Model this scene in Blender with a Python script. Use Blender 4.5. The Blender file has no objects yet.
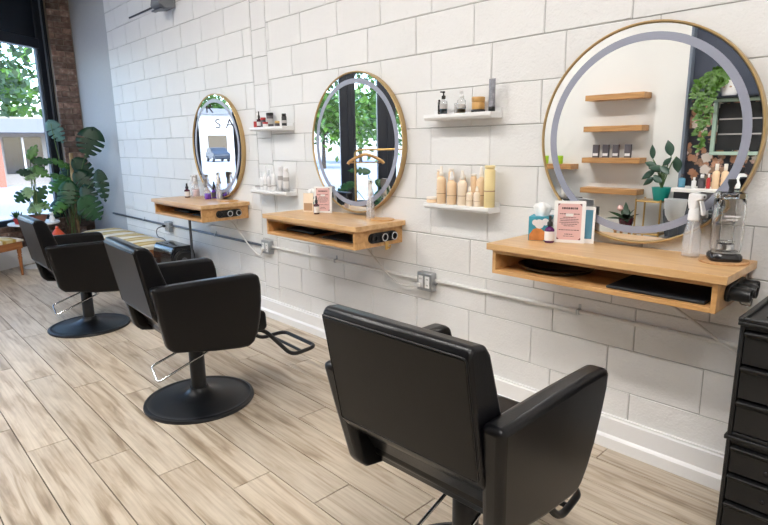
import bpy, bmesh, math, random
from mathutils import Vector, Matrix
random.seed(7)
PI = math.pi
sc = bpy.context.scene
COL = sc.collection

# ------------------------------------------------------------------ materials
MATS = {}
def nodes_of(name):
    m = bpy.data.materials.new(name); m.use_nodes = True
    nt = m.node_tree
    return m, nt, nt.nodes['Principled BSDF']
def setp(b, **k):
    for a, v in k.items():
        b.inputs[a.replace('_', ' ')].default_value = v
def plain(name, col, rough=.5, metal=0., bump=0., scale=60., spec=.5, coat=0., var=0.):
    m, nt, b = nodes_of(name)
    c = (col[0], col[1], col[2], 1)
    setp(b, Base_Color=c, Roughness=rough, Metallic=metal)
    b.inputs['Specular IOR Level'].default_value = spec
    b.inputs['Coat Weight'].default_value = coat
    if bump or var:
        tc = nt.nodes.new('ShaderNodeTexCoord'); n = nt.nodes.new('ShaderNodeTexNoise')
        n.inputs['Scale'].default_value = scale; n.inputs['Detail'].default_value = 4
        nt.links.new(tc.outputs['Object'], n.inputs['Vector'])
        if bump:
            bp = nt.nodes.new('ShaderNodeBump'); bp.inputs['Strength'].default_value = bump
            bp.inputs['Distance'].default_value = .01
            nt.links.new(n.outputs['Fac'], bp.inputs['Height']); nt.links.new(bp.outputs['Normal'], b.inputs['Normal'])
        if var:
            mx = nt.nodes.new('ShaderNodeMix'); mx.data_type = 'RGBA'
            mx.inputs['A'].default_value = tuple(max(0, v * (1 - var)) for v in col) + (1,)
            mx.inputs['B'].default_value = tuple(min(1, v * (1 + var)) for v in col) + (1,)
            nt.links.new(n.outputs['Fac'], mx.inputs['Factor']); nt.links.new(mx.outputs['Result'], b.inputs['Base Color'])
    MATS[name] = m
    return m
def glassy(name, col=(1, 1, 1), rough=0., ior=1.45):
    m, nt, b = nodes_of(name)
    setp(b, Base_Color=(*col, 1), Roughness=rough, IOR=ior)
    b.inputs['Transmission Weight'].default_value = 1
    MATS[name] = m
    return m
def pane(name, tint=(1, 1, 1), refl=.08):
    m = bpy.data.materials.new(name); m.use_nodes = True
    nt = m.node_tree; nt.nodes.clear()
    o = nt.nodes.new('ShaderNodeOutputMaterial'); mx = nt.nodes.new('ShaderNodeMixShader')
    t = nt.nodes.new('ShaderNodeBsdfTransparent'); g = nt.nodes.new('ShaderNodeBsdfGlossy')
    lw = nt.nodes.new('ShaderNodeLayerWeight'); lw.inputs['Blend'].default_value = .5
    t.inputs['Color'].default_value = (*tint, 1); g.inputs['Roughness'].default_value = .02
    pw = nt.nodes.new('ShaderNodeMath'); pw.operation = 'POWER'; pw.inputs[1].default_value = 5
    ma = nt.nodes.new('ShaderNodeMath'); ma.operation = 'MULTIPLY_ADD'; ma.inputs[1].default_value = .9; ma.inputs[2].default_value = .03
    nt.links.new(lw.outputs['Facing'], pw.inputs[0]); nt.links.new(pw.outputs[0], ma.inputs[0])
    nt.links.new(ma.outputs[0], mx.inputs[0]); nt.links.new(t.outputs[0], mx.inputs[1])
    nt.links.new(g.outputs[0], mx.inputs[2]); nt.links.new(mx.outputs[0], o.inputs[0])
    MATS[name] = m
    return m
def emis(name, col, s):
    m, nt, b = nodes_of(name)
    setp(b, Base_Color=(.9, .9, .9, 1)); b.inputs['Emission Color'].default_value = (*col, 1)
    b.inputs['Emission Strength'].default_value = s
    MATS[name] = m
    return m
def ramp(nt, stops):
    r = nt.nodes.new('ShaderNodeValToRGB'); e = r.color_ramp.elements
    e[0].position, e[0].color = stops[0][0], (*stops[0][1], 1)
    e[1].position, e[1].color = stops[-1][0], (*stops[-1][1], 1)
    for p, c in stops[1:-1]:
        k = e.new(p); k.color = (*c, 1)
    return r
def mapped(nt, scale, island=False):
    tc = nt.nodes.new('ShaderNodeTexCoord'); mp = nt.nodes.new('ShaderNodeMapping')
    mp.inputs['Scale'].default_value = scale
    nt.links.new(tc.outputs['Object'], mp.inputs['Vector'])
    if island:
        ge = nt.nodes.new('ShaderNodeNewGeometry'); ma = nt.nodes.new('ShaderNodeMath'); ma.operation = 'MULTIPLY'
        ma.inputs[1].default_value = 37.
        nt.links.new(ge.outputs['Random Per Island'], ma.inputs[0])
        cb = nt.nodes.new('ShaderNodeCombineXYZ')
        for k in range(3): nt.links.new(ma.outputs[0], cb.inputs[k])
        nt.links.new(cb.outputs[0], mp.inputs['Location'])
        return mp, ge
    return mp, None
def wood(name, stops, scale, rough=.4, island=False, amt=.25, bump=.05):
    m, nt, b = nodes_of(name)
    mp, ge = mapped(nt, scale, island)
    n = nt.nodes.new('ShaderNodeTexNoise'); n.inputs['Scale'].default_value = 1; n.inputs['Detail'].default_value = 6
    n.inputs['Distortion'].default_value = .6
    nt.links.new(mp.outputs[0], n.inputs['Vector'])
    r = ramp(nt, stops); nt.links.new(n.outputs['Fac'], r.inputs[0])
    out = r.outputs[0]
    if island:
        hv = nt.nodes.new('ShaderNodeHueSaturation')
        mr = nt.nodes.new('ShaderNodeMapRange'); mr.inputs['To Min'].default_value = 1 - amt; mr.inputs['To Max'].default_value = 1 + amt
        nt.links.new(ge.outputs['Random Per Island'], mr.inputs['Value']); nt.links.new(mr.outputs[0], hv.inputs['Value'])
        nt.links.new(out, hv.inputs['Color']); out = hv.outputs[0]
    nt.links.new(out, b.inputs['Base Color'])
    setp(b, Roughness=rough)
    if bump:
        bp = nt.nodes.new('ShaderNodeBump'); bp.inputs['Strength'].default_value = bump; bp.inputs['Distance'].default_value = .003
        nt.links.new(n.outputs['Fac'], bp.inputs['Height']); nt.links.new(bp.outputs['Normal'], b.inputs['Normal'])
    MATS[name] = m
    return m

def block_paint(name, col):
    m, nt, b = nodes_of(name)
    tc = nt.nodes.new('ShaderNodeTexCoord')
    n1 = nt.nodes.new('ShaderNodeTexNoise'); n1.inputs['Scale'].default_value = 90; n1.inputs['Detail'].default_value = 5
    n2 = nt.nodes.new('ShaderNodeTexNoise'); n2.inputs['Scale'].default_value = 2.5; n2.inputs['Detail'].default_value = 3
    for n in (n1, n2): nt.links.new(tc.outputs['Object'], n.inputs['Vector'])
    ge = nt.nodes.new('ShaderNodeNewGeometry')
    ad = nt.nodes.new('ShaderNodeMath'); ad.operation = 'ADD'
    nt.links.new(n2.outputs['Fac'], ad.inputs[0]); nt.links.new(ge.outputs['Random Per Island'], ad.inputs[1])
    mr = nt.nodes.new('ShaderNodeMapRange'); mr.inputs['From Max'].default_value = 2
    mr.inputs['To Min'].default_value = .95; mr.inputs['To Max'].default_value = 1.05
    nt.links.new(ad.outputs[0], mr.inputs['Value'])
    hv = nt.nodes.new('ShaderNodeHueSaturation'); hv.inputs['Color'].default_value = (*col, 1)
    nt.links.new(mr.outputs[0], hv.inputs['Value']); nt.links.new(hv.outputs[0], b.inputs['Base Color'])
    bp = nt.nodes.new('ShaderNodeBump'); bp.inputs['Strength'].default_value = .65; bp.inputs['Distance'].default_value = .005
    nt.links.new(n1.outputs['Fac'], bp.inputs['Height'])
    bp2 = nt.nodes.new('ShaderNodeBump'); bp2.inputs['Strength'].default_value = .3; bp2.inputs['Distance'].default_value = .02
    n3 = nt.nodes.new('ShaderNodeTexNoise'); n3.inputs['Scale'].default_value = 14
    nt.links.new(tc.outputs['Object'], n3.inputs['Vector'])
    nt.links.new(n3.outputs['Fac'], bp2.inputs['Height']); nt.links.new(bp.outputs['Normal'], bp2.inputs['Normal'])
    nt.links.new(bp2.outputs['Normal'], b.inputs['Normal'])
    setp(b, Roughness=.5)
    MATS[name] = m
    return m
block_paint('block_paint', (.77, .765, .755))
plain('shaded_mortar', (.44, .435, .425), .8, bump=.4, scale=80)  # joints painted like the blocks; groove shadow is put into this darker grey
block_paint('block_paint_base', (.84, .84, .84))
plain('plaster', (.45, .45, .455), .6, bump=.2, scale=25, var=.06)
plain('white_paint', (.74, .73, .705), .5, bump=.05, scale=40)
plain('trim_white', (.84, .84, .84), .35)
plain('ceiling_paint', (.8, .8, .8), .8)
plain('navy_paint', (.045, .055, .085), .5)
plain('navy_frame', (.010, .014, .024), .35)
plain('dark_glass', (.012, .018, .028), .12)
plain('frame_edge', (.16, .19, .24), .3)
def floor_mat():
    m, nt, b = nodes_of('floor_wood')
    def tex(scale, det, dist):
        mp, ge = mapped(nt, scale, True)
        n = nt.nodes.new('ShaderNodeTexNoise'); n.inputs['Scale'].default_value = 1; n.inputs['Detail'].default_value = det; n.inputs['Distortion'].default_value = dist
        nt.links.new(mp.outputs[0], n.inputs['Vector']); return n, ge
    n1, ge = tex((2.0, 19, 19), 8, .7); n2, _ = tex((3, 75, 75), 3, .1); n3, _ = tex((3.0, 9, 9), 4, .6)
    r1 = ramp(nt, [(.30, (.30, .23, .16)), (.41, (.455, .37, .275)), (.50, (.565, .485, .385)), (.74, (.635, .56, .455))]); nt.links.new(n1.outputs['Fac'], r1.inputs[0])
    r2 = ramp(nt, [(.35, (.82, .80, .775)), (.58, (1, 1, 1))]); nt.links.new(n2.outputs['Fac'], r2.inputs[0])
    r3 = ramp(nt, [(.30, (.86, .84, .815)), (.52, (1, 1, 1))]); nt.links.new(n3.outputs['Fac'], r3.inputs[0])
    def mul(a, c):
        x = nt.nodes.new('ShaderNodeMix'); x.data_type = 'RGBA'; x.blend_type = 'MULTIPLY'; x.inputs['Factor'].default_value = 1
        nt.links.new(a, x.inputs['A']); nt.links.new(c, x.inputs['B']); return x.outputs['Result']
    o = mul(mul(r1.outputs[0], r2.outputs[0]), r3.outputs[0])
    hv = nt.nodes.new('ShaderNodeHueSaturation'); mr = nt.nodes.new('ShaderNodeMapRange'); mr.inputs['To Min'].default_value = .92; mr.inputs['To Max'].default_value = 1.1
    nt.links.new(ge.outputs['Random Per Island'], mr.inputs['Value']); nt.links.new(mr.outputs[0], hv.inputs['Value']); nt.links.new(o, hv.inputs['Color'])
    nt.links.new(hv.outputs[0], b.inputs['Base Color']); setp(b, Roughness=.34)
    bp = nt.nodes.new('ShaderNodeBump'); bp.inputs['Strength'].default_value = .08; bp.inputs['Distance'].default_value = .003
    nt.links.new(n2.outputs['Fac'], bp.inputs['Height']); nt.links.new(bp.outputs['Normal'], b.inputs['Normal'])
    MATS['floor_wood'] = m
floor_mat()
plain('floor_gap', (.06, .045, .03), .8)
wood('maple', [(.3, (.50, .255, .085)), (.5, (.62, .345, .135)), (.72, (.70, .42, .185))], (2.2, 26, 26), .35)
wood('maple_top', [(.3, (.55, .315, .13)), (.5, (.655, .405, .19)), (.72, (.73, .49, .255))], (2.2, 26, 26), .3)
wood('oak_shelf', [(.3, (.32, .155, .055)), (.55, (.47, .25, .095)), (.75, (.55, .31, .13))], (3, 40, 40), .45)
wood('bench_wood', [(.3, (.24, .085, .025)), (.6, (.38, .15, .05)), (.8, (.45, .2, .075))], (4, 30, 30), .35)
wood('hanger_wood', [(.3, (.45, .24, .08)), (.7, (.62, .36, .14))], (6, 40, 40), .35)
wood('cork', [(.3, (.42, .22, .09)), (.7, (.60, .36, .18))], (60, 60, 60), .7)
wood('bamboo', [(.3, (.50, .26, .07)), (.7, (.68, .40, .14))], (20, 20, 4), .45)
wood('coir', [(.3, (.24, .14, .06)), (.7, (.55, .38, .20))], (50, 50, 12), .9)
plain('leather', (.0032, .0032, .0042), .29, bump=.06, scale=200, spec=.30)
plain('leather_back', (.0075, .0068, .0062), .40, bump=.08, scale=240, spec=.24)
plain('black_metal', (.005, .006, .008), .38, bump=.05, scale=200)
plain('black_plastic', (.007, .007, .0075), .42, bump=.08, scale=160)
plain('black_gloss', (.010, .010, .012), .12)
plain('rubber', (.012, .012, .012), .7)
plain('mat_black', (.008, .010, .014), .6, bump=.3, scale=150)
plain('chrome', (.62, .63, .65), .2, 1.)
plain('galvanised', (.42, .44, .46), .38, .85, bump=.1, scale=50, var=.12)
plain('dark_steel', (.12, .13, .15), .4, .7)
plain('gold_metal', (.60, .42, .20), .33, .85)
plain('gold_side', (.52, .36, .165), .38, .45)
plain('brass', (.70, .47, .18), .28, 1.)
m, nt, b = nodes_of('mirror'); setp(b, Base_Color=(.93, .94, .94, 1), Metallic=1., Roughness=.0); MATS['mirror'] = m
plain('led_frost', (.30, .315, .39), .35)
plain('white_plastic', (.82, .82, .82), .3)
plain('cord_white', (.72, .71, .69), .5)
plain('conduit_white', (.70, .69, .67), .45)
plain('tissue_white', (.88, .88, .87), .9)
plain('paper_white', (.86, .85, .84), .6)
plain('pink_paper', (.74, .47, .45), .7)
plain('ink', (.06, .03, .035), .7)
plain('maroon', (.16, .03, .04), .7)
plain('teal_print', (.04, .27, .36), .6, var=.5, scale=18)
plain('orange_print', (.55, .20, .05), .6, var=.6, scale=25)
plain('purple_liquid', (.09, .012, .10), .15)
plain('wine', (.06, .008, .02), .15)
plain('violet', (.16, .06, .45), .25)
plain('label_white', (.80, .78, .78), .5)
plain('label_yellow', (.75, .55, .08), .5)
plain('label_dark', (.08, .07, .08), .5)
plain('label_grey', (.45, .43, .42), .5)
plain('peach', (.84, .62, .40), .3)
plain('peach_pale', (.88, .74, .58), .3)
plain('butter', (.80, .66, .34), .3)
plain('cream_cap', (.86, .80, .72), .35)
plain('print_brown', (.42, .26, .15), .5)
plain('amber_liquid', (.78, .52, .18), .1)
plain('blue_liquid', (.10, .28, .40), .12)
plain('pink_soap', (.72, .50, .52), .2)
plain('red_paint', (.45, .03, .03), .35)
plain('red_orange', (.60, .075, .02), .4)
plain('grey_pattern', (.22, .22, .25), .45, var=.7, scale=70)
plain('grey_chair', (.04, .045, .055), .55)
plain('chair_pale', (.50, .52, .54), .4)
plain('teal_pot', (.01, .28, .24), .35)
plain('terracotta', (.22, .08, .045), .6)
plain('soil', (.03, .02, .015), .95)
plain('lime', (.35, .62, .03), .4)
plain('mint', (.44, .58, .49), .45)
plain('slate', (.012, .013, .015), .45, var=.5, scale=8)
plain('counter_white', (.85, .84, .82), .35)
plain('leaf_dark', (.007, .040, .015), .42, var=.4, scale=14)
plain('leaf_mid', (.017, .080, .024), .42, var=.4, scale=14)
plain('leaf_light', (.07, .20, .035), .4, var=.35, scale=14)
plain('leaf_pale', (.13, .27, .25), .4, var=.3, scale=14)
plain('leaf_variegated', (.22, .34, .16), .4, var=.85, scale=16)
plain('leaf_rubber', (.02, .055, .035), .3, var=.3, scale=10)
plain('ivy_leaf', (.06, .15, .012), .4, var=.45, scale=20)
plain('stem_green', (.10, .17, .05), .5)
plain('stem_brown', (.12, .07, .035), .7)
plain('tree_leaf', (.05, .105, .04), .6, var=.5, scale=3)
plain('bark', (.06, .045, .035), .9)
plain('grass_green', (.18, .36, .08), .9, var=.3, scale=3)
plain('asphalt', (.36, .38, .42), .9, var=.08, scale=2)
plain('pavement', (.55, .545, .53), .9)
plain('facade', (.34, .31, .28), .8)
plain('facade_grey', (.17, .18, .20), .7)
plain('facade_brick', (.36, .12, .08), .8)
plain('car_blue', (.035, .045, .06), .25, .3)
plain('garage', (.10, .075, .045), .7)
glassy('clear_glass'); glassy('smoke_glass', (.86, .88, .88)); 
def milky(name, col, fac):
    m = bpy.data.materials.new(name); m.use_nodes = True; nt = m.node_tree; b = nt.nodes['Principled BSDF']
    setp(b, Base_Color=(*col, 1), Roughness=.15)
    o = nt.nodes['Material Output']; mx = nt.nodes.new('ShaderNodeMixShader'); t = nt.nodes.new('ShaderNodeBsdfTransparent')
    mx.inputs[0].default_value = fac
    nt.links.new(t.outputs[0], mx.inputs[1]); nt.links.new(b.outputs[0], mx.inputs[2]); nt.links.new(mx.outputs[0], o.inputs[0])
    MATS[name] = m
milky('clear_plastic', (.84, .84, .86), .22)
pane('window_glass', (.93, .96, .98)); pane('clear_wall', (.90, .91, .92))
emis('lamp_diffuser', (1, .97, .935), 41.)

def floral():
    m, nt, b = nodes_of('floral_paper')
    mp, _ = mapped(nt, (1, 1, 1))
    def layer(scale, lo, hi):
        v = nt.nodes.new('ShaderNodeTexVoronoi'); v.inputs['Scale'].default_value = scale
        nz = nt.nodes.new('ShaderNodeTexNoise'); nz.inputs['Scale'].default_value = 30
        nt.links.new(mp.outputs[0], nz.inputs['Vector'])
        mxv = nt.nodes.new('ShaderNodeMix'); mxv.data_type = 'VECTOR'; mxv.inputs['Factor'].default_value = .05
        nt.links.new(mp.outputs[0], mxv.inputs[4]); nt.links.new(nz.outputs['Color'], mxv.inputs[5])
        nt.links.new(mxv.outputs[1], v.inputs['Vector'])
        r = ramp(nt, [(lo, (1, 1, 1)), (hi, (0, 0, 0))]); nt.links.new(v.outputs['Distance'], r.inputs[0])
        return v, r
    v1, r1 = layer(8, .36, .42); v2, r2 = layer(13, .42, .52)
    c1 = ramp(nt, [(.0, (.62, .45, .40)), (.4, (.80, .74, .68)), (.7, (.45, .2, .12)), (1, (.75, .6, .55))])
    c2 = ramp(nt, [(.0, (.30, .12, .04)), (.5, (.48, .25, .16)), (1, (.10, .09, .06))])
    nt.links.new(v1.outputs['Color'], c1.inputs[0]); nt.links.new(v2.outputs['Color'], c2.inputs[0])
    a = nt.nodes.new('ShaderNodeMix'); a.data_type = 'RGBA'; a.inputs['A'].default_value = (.015, .015, .022, 1)
    nt.links.new(r2.outputs[0], a.inputs['Factor']); nt.links.new(c2.outputs[0], a.inputs['B'])
    c = nt.nodes.new('ShaderNodeMix'); c.data_type = 'RGBA'
    nt.links.new(r1.outputs[0], c.inputs['Factor']); nt.links.new(a.outputs['Result'], c.inputs['A']); nt.links.new(c1.outputs[0], c.inputs['B'])
    nt.links.new(c.outputs['Result'], b.inputs['Base Color']); setp(b, Roughness=.6)
    MATS['floral_paper'] = m
floral()

def brick_mat():
    m, nt, b = nodes_of('old_brick')
    mp, ge = mapped(nt, (1, 1, 1), True)
    n = nt.nodes.new('ShaderNodeTexNoise'); n.inputs['Scale'].default_value = 16; n.inputs['Detail'].default_value = 5
    nt.links.new(mp.outputs[0], n.inputs['Vector'])
    r = ramp(nt, [(.2, (.09, .06, .05)), (.45, (.19, .115, .09)), (.58, (.27, .18, .145)), (.72, (.42, .35, .30))])
    nt.links.new(n.outputs['Fac'], r.inputs[0])
    hv = nt.nodes.new('ShaderNodeHueSaturation'); mr = nt.nodes.new('ShaderNodeMapRange')
    mr.inputs['To Min'].default_value = .5; mr.inputs['To Max'].default_value = 1.35
    nt.links.new(ge.outputs['Random Per Island'], mr.inputs['Value']); nt.links.new(mr.outputs[0], hv.inputs['Value'])
    nt.links.new(r.outputs[0], hv.inputs['Color']); nt.links.new(hv.outputs[0], b.inputs['Base Color'])
    bp = nt.nodes.new('ShaderNodeBump'); bp.inputs['Strength'].default_value = .6; bp.inputs['Distance'].default_value = .01
    nt.links.new(n.outputs['Fac'], bp.inputs['Height']); nt.links.new(bp.outputs['Normal'], b.inputs['Normal'])
    setp(b, Roughness=.9)
    MATS['old_brick'] = m
brick_mat()
plain('brick_mortar', (.26, .22, .18), .9, bump=.5, scale=60)

def stripe_cloth():
    m, nt, b = nodes_of('striped_cloth')
    mp, _ = mapped(nt, (1, 1, 1))
    w = nt.nodes.new('ShaderNodeTexWave'); w.bands_direction = 'X'; w.inputs['Scale'].default_value = .9
    w.inputs['Distortion'].default_value = .6; w.inputs['Detail'].default_value = 1
    nt.links.new(mp.outputs[0], w.inputs['Vector'])
    r = ramp(nt, [(.40, (.74, .68, .55)), (.55, (.42, .27, .06)), (.8, (.50, .33, .08)), (.92, (.62, .5, .25))]); nt.links.new(w.outputs['Fac'], r.inputs[0])
    nt.links.new(r.outputs[0], b.inputs['Base Color']); setp(b, Roughness=.95)
    MATS['striped_cloth'] = m
stripe_cloth()
def M(n): return MATS[n]

# ------------------------------------------------------------------ mesh helpers
def link(name, bm, mats, parent=None, smooth=None, loc=None, rot=None, bevel=0, seg=2, subsurf=0):
    me = bpy.data.meshes.new(name)
    bmesh.ops.recalc_face_normals(bm, faces=bm.faces[:])
    if smooth is not None:
        for f in bm.faces: f.smooth = True
    bm.to_mesh(me); bm.free()
    if smooth is not None:
        me.set_sharp_from_angle(angle=math.radians(smooth))
    if not isinstance(mats, (list, tuple)): mats = [mats]
    for x in mats: me.materials.append(M(x))
    o = bpy.data.objects.new(name, me); COL.objects.link(o)
    if parent: o.parent = parent
    if loc: o.location = loc
    if rot: o.rotation_euler = rot
    if bevel:
        md = o.modifiers.new('bevel', 'BEVEL'); md.width = bevel; md.segments = seg; md.limit_method = 'ANGLE'; md.angle_limit = .6
        md.harden_normals = False
        for p in me.polygons: p.use_smooth = True
        me.set_sharp_from_angle(angle=math.radians(50))
    if subsurf:
        md = o.modifiers.new('sub', 'SUBSURF'); md.levels = subsurf; md.render_levels = subsurf
    return o
def box(bm, x0, x1, y0, y1, z0, z1, mi=0, mat=None):
    vs = [bm.verts.new(v) for v in ((x0, y0, z0), (x1, y0, z0), (x1, y1, z0), (x0, y1, z0), (x0, y0, z1), (x1, y0, z1), (x1, y1, z1), (x0, y1, z1))]
    if mat is not None:
        for v in vs: v.co = mat @ v.co
    for f in ((0, 3, 2, 1), (4, 5, 6, 7), (0, 1, 5, 4), (1, 2, 6, 5), (2, 3, 7, 6), (3, 0, 4, 7)):
        bm.faces.new([vs[i] for i in f]).material_index = mi
    return vs
def lathe(bm, prof, n=24, c=(0, 0, 0), axis='z', mi=0, sx=1., sy=1.):
    rings = []
    def pt(r, z, a):
        x, y = r * math.cos(a) * sx, r * math.sin(a) * sy
        if axis == 'z': p = (x, y, z)
        elif axis == 'y': p = (x, z, y)
        else: p = (z, x, y)
        return (p[0] + c[0], p[1] + c[1], p[2] + c[2])
    for r, z in prof:
        if r < 1e-6: rings.append([bm.verts.new(pt(0, z, 0))])
        else: rings.append([bm.verts.new(pt(r, z, 2 * PI * k / n)) for k in range(n)])
    for a, b in zip(rings, rings[1:]):
        for k in range(n):
            k2 = (k + 1) % n
            if len(a) == 1 and len(b) == 1: continue
            if len(a) == 1: f = bm.faces.new((a[0], b[k], b[k2]))
            elif len(b) == 1: f = bm.faces.new((a[k], a[k2], b[0]))
            else: f = bm.faces.new((a[k], a[k2], b[k2], b[k]))
            f.material_index = mi
def tube(bm, pts, r, n=10, closed=False, mi=0, r1=None):
    P = [Vector(p) for p in pts]; N = len(P)
    rings = []; prev = None
    for i in range(N):
        if closed: d = P[(i + 1) % N] - P[i - 1]
        else: d = P[min(i + 1, N - 1)] - P[max(i - 1, 0)]
        d.normalize()
        if prev is None:
            up = Vector((0, 0, 1)) if abs(d.z) < .9 else Vector((1, 0, 0))
            u = d.cross(up).normalized()
        else:
            u = (prev - d * prev.dot(d)).normalized()
        prev = u; v = d.cross(u)
        rr = r if r1 is None else r + (r1 - r) * i / (N - 1)
        rings.append([bm.verts.new(P[i] + (u * math.cos(2 * PI * k / n) + v * math.sin(2 * PI * k / n)) * rr) for k in range(n)])
    pairs = list(zip(rings, rings[1:])) + ([(rings[-1], rings[0])] if closed else [])
    for a, b in pairs:
        for k in range(n):
            bm.faces.new((a[k], a[(k + 1) % n], b[(k + 1) % n], b[k])).material_index = mi
    if not closed:
        bm.faces.new(rings[0]).material_index = mi; bm.faces.new(rings[-1][::-1]).material_index = mi
def smooth_path(pts, n=6, closed=False):
    P = [Vector(p) for p in pts]; out = []; N = len(P)
    rng = range(N) if closed else range(N - 1)
    for i in rng:
        p0 = P[(i - 1) % N] if closed else P[max(i - 1, 0)]
        p1, p2 = P[i], P[(i + 1) % N]
        p3 = P[(i + 2) % N] if closed else P[min(i + 2, N - 1)]
        for k in range(n):
            t = k / n
            out.append(.5 * ((2 * p1) + (p2 - p0) * t + (2 * p0 - 5 * p1 + 4 * p2 - p3) * t * t + (3 * p1 - p0 - 3 * p2 + p3) * t ** 3))
    if not closed: out.append(P[-1])
    return out
def rounded(pts, rad, n=5):
    """polyline corners rounded by radius, 3D open path"""
    P = [Vector(p) for p in pts]; out = [P[0]]
    for a, b, c in zip(P, P[1:], P[2:]):
        u = (a - b); v = (c - b); r = min(rad, u.length * .45, v.length * .45)
        p, q = b + u.normalized() * r, b + v.normalized() * r
        for k in range(n + 1):
            t = k / n
            out.append((1 - t) ** 2 * p + 2 * t * (1 - t) * b + t * t * q)
    out.append(P[-1])
    return out
def prism(bm, poly, x0, x1, mi=0, f=None):
    """poly in (y,z) extruded along x; f(x,y,z) may bend the result"""
    f = f or (lambda x, y, z: (x, y, z))
    a = [bm.verts.new(f(x0, y, z)) for y, z in poly]; b = [bm.verts.new(f(x1, y, z)) for y, z in poly]
    n = len(poly)
    bm.faces.new(a[::-1]).material_index = mi; bm.faces.new(b).material_index = mi
    for i in range(n):
        bm.faces.new((a[i], a[(i + 1) % n], b[(i + 1) % n], b[i])).material_index = mi
def new(): return bmesh.new()
def tag(o, label, cat, group=None, kind=None):
    if label: o['label'] = label
    if cat: o['category'] = cat
    if group: o['group'] = group
    if kind: o['kind'] = kind
    return o
def thing(name, label, cat, loc=(0, 0, 0), rz=0, group=None):
    o = bpy.data.objects.new(name, None); COL.objects.link(o); o.empty_display_size = .05
    o.location = loc; o.rotation_euler = (0, 0, rz)
    return tag(o, label, cat, group)
def struct(o):
    o['kind'] = 'structure'; return o
def copy_tree(o, parent=None):
    c = o.copy(); COL.objects.link(c)
    if parent: c.parent = parent
    for ch in list(o.children): copy_tree(ch, c)
    return c

# ------------------------------------------------------------------ room shell
CE = 3.6
XR = 1.7
def courses(bm, x0, x1, z0, z1, zref, bh, bl, phA, phB, mi=0, g=.004, d=.007, jit=.0012):
    r0 = math.floor((z0 - zref) / bh); r1 = math.ceil((z1 - zref) / bh)
    for r in range(r0, r1):
        za, zb = max(z0, zref + r * bh), min(z1, zref + (r + 1) * bh)
        if zb - za < .012: continue
        ph = phA if r % 2 else phB
        i0 = math.floor((x0 - ph) / bl); i1 = math.ceil((x1 - ph) / bl)
        for i in range(i0, i1):
            xa, xb = max(x0, ph + i * bl), min(x1, ph + (i + 1) * bl)
            if xb - xa < .012: continue
            y = random.uniform(-jit, jit * .3)
            j = lambda: random.uniform(-.0022, .0022)
            q = [(xa, za), (xb, za), (xb, zb), (xa, zb)]
            sg = [(1, 1), (-1, 1), (-1, -1), (1, -1)]
            o = [bm.verts.new((x + s * .0012, d, z + t * .0012)) for (x, z), (s, t) in zip(q, sg)]
            f = [bm.verts.new((x + s * g + j(), y, z + t * g + j())) for (x, z), (s, t) in zip(q, sg)]
            bm.faces.new(f).material_index = mi
            for k in range(4):
                bm.faces.new((o[k], o[(k + 1) % 4], f[(k + 1) % 4], f[k])).material_index = mi
bm = new()
CB, BL = .2032, .4064
courses(bm, -3.835, XR, 0, CE, 2.12, CB, BL, -3.516, -2.182)
courses(bm, -4.045, -3.84, 0, CE, 2.092, CB, .6, -4.2, -4.2)
courses(bm, -7.2, -4.05, 0, CE, 2.12, CB, BL, -4.46, -4.585)
box(bm, -7.3, XR, .005, .15, 0, CE, 1)
box(bm, -8.9, -7.2, .002, .15, 0, CE, 2)
struct(link('wall_right', bm, ['block_paint', 'shaded_mortar', 'plaster']))
bm = new()
prof = [(0, 0), (-.030, 0), (-.030, .052), (-.024, .060), (-.018, .066), (-.018, .145), (-.013, .152), (-.013, .160), (0, .160)]
prism(bm, prof, -7.25, XR)
struct(link('baseboard_right', bm, 'trim_white'))

# splayed shop front
P0 = Vector((-8.72, -.2, 0)); ANG = math.atan2(-.832, .555)
def splay(name, bm, mats, parent=None, **k):
    o = link(name, bm, mats, parent, **k)
    if parent is None:
        o.location = P0; o.rotation_euler = (0, 0, ANG)
    return o
W_END = 4.87
WIN = [(0., 1.44, .25, .04), (1.44, 2.04, .05, .06), (2.04, 3.66, .06, .12), (3.66, 4.26, .12, .15), (4.26, W_END, .14, .06)]
for i, (a, b_, fl, fr) in enumerate(WIN):
    bm = new()
    box(bm, a, a + fl * .55, -.06, .06, .50, CE); box(bm, a + fl * .55, a + fl, -.06, .025, .50, CE)
    box(bm, b_ - fr, b_, -.06, .06, .50, CE)
    box(bm, a + fl, b_ - fr, -.06, .03, .50, .57); box(bm, a + fl, b_ - fr, -.06, .045, 2.68, 2.80)
    root = splay('window_%d' % (i + 1), bm, 'navy_frame', bevel=.006); struct(root)
    bm = new(); box(bm, a + fl, b_ - fr, -.02, -.014, .57, 2.68); link('glass_pane', bm, 'window_glass', root)
    bm = new(); box(bm, a + fl, b_ - fr, -.03, .0, 2.80, CE); link('transom_panel', bm, 'dark_glass', root)
    if i == 0:
        bm = new(); box(bm, a + fl, a + fl + .03, -.02, .006, .57, 2.68); box(bm, a + fl * .55, a + fl * .55 + .02, .025, .034, .57, CE)
        link('edge_strip', bm, 'frame_edge', root)
bm = new()
courses(bm, 0, W_END, .22, .50, .22, .07, .21, 0, .1, g=.005, d=.01, jit=.004)
for v in bm.verts: v.co.y = -v.co.y + .07
box(bm, 0, W_END, -.1, .062, .0, .50, 1)
struct(splay('wall_front', bm, ['old_brick', 'brick_mortar']))
bm = new(); box(bm, 0, W_END, .071, .085, 0, .22)
struct(splay('baseboard_front', bm, 'trim_white'))
bm = new()  # brick pier between the shop front and the block wall
courses(bm, -.272, -.005, 0, CE, 0, .072, .215, 0, .1, g=.006, d=.014, jit=.006)
for v in bm.verts: v.co = Vector((-8.47 - v.co.y, v.co.x, v.co.z))
box(bm, -9.0, -8.48, -.262, .1, 0, CE, 1)
struct(link('trim_1', bm, ['old_brick', 'brick_mortar']))

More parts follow.
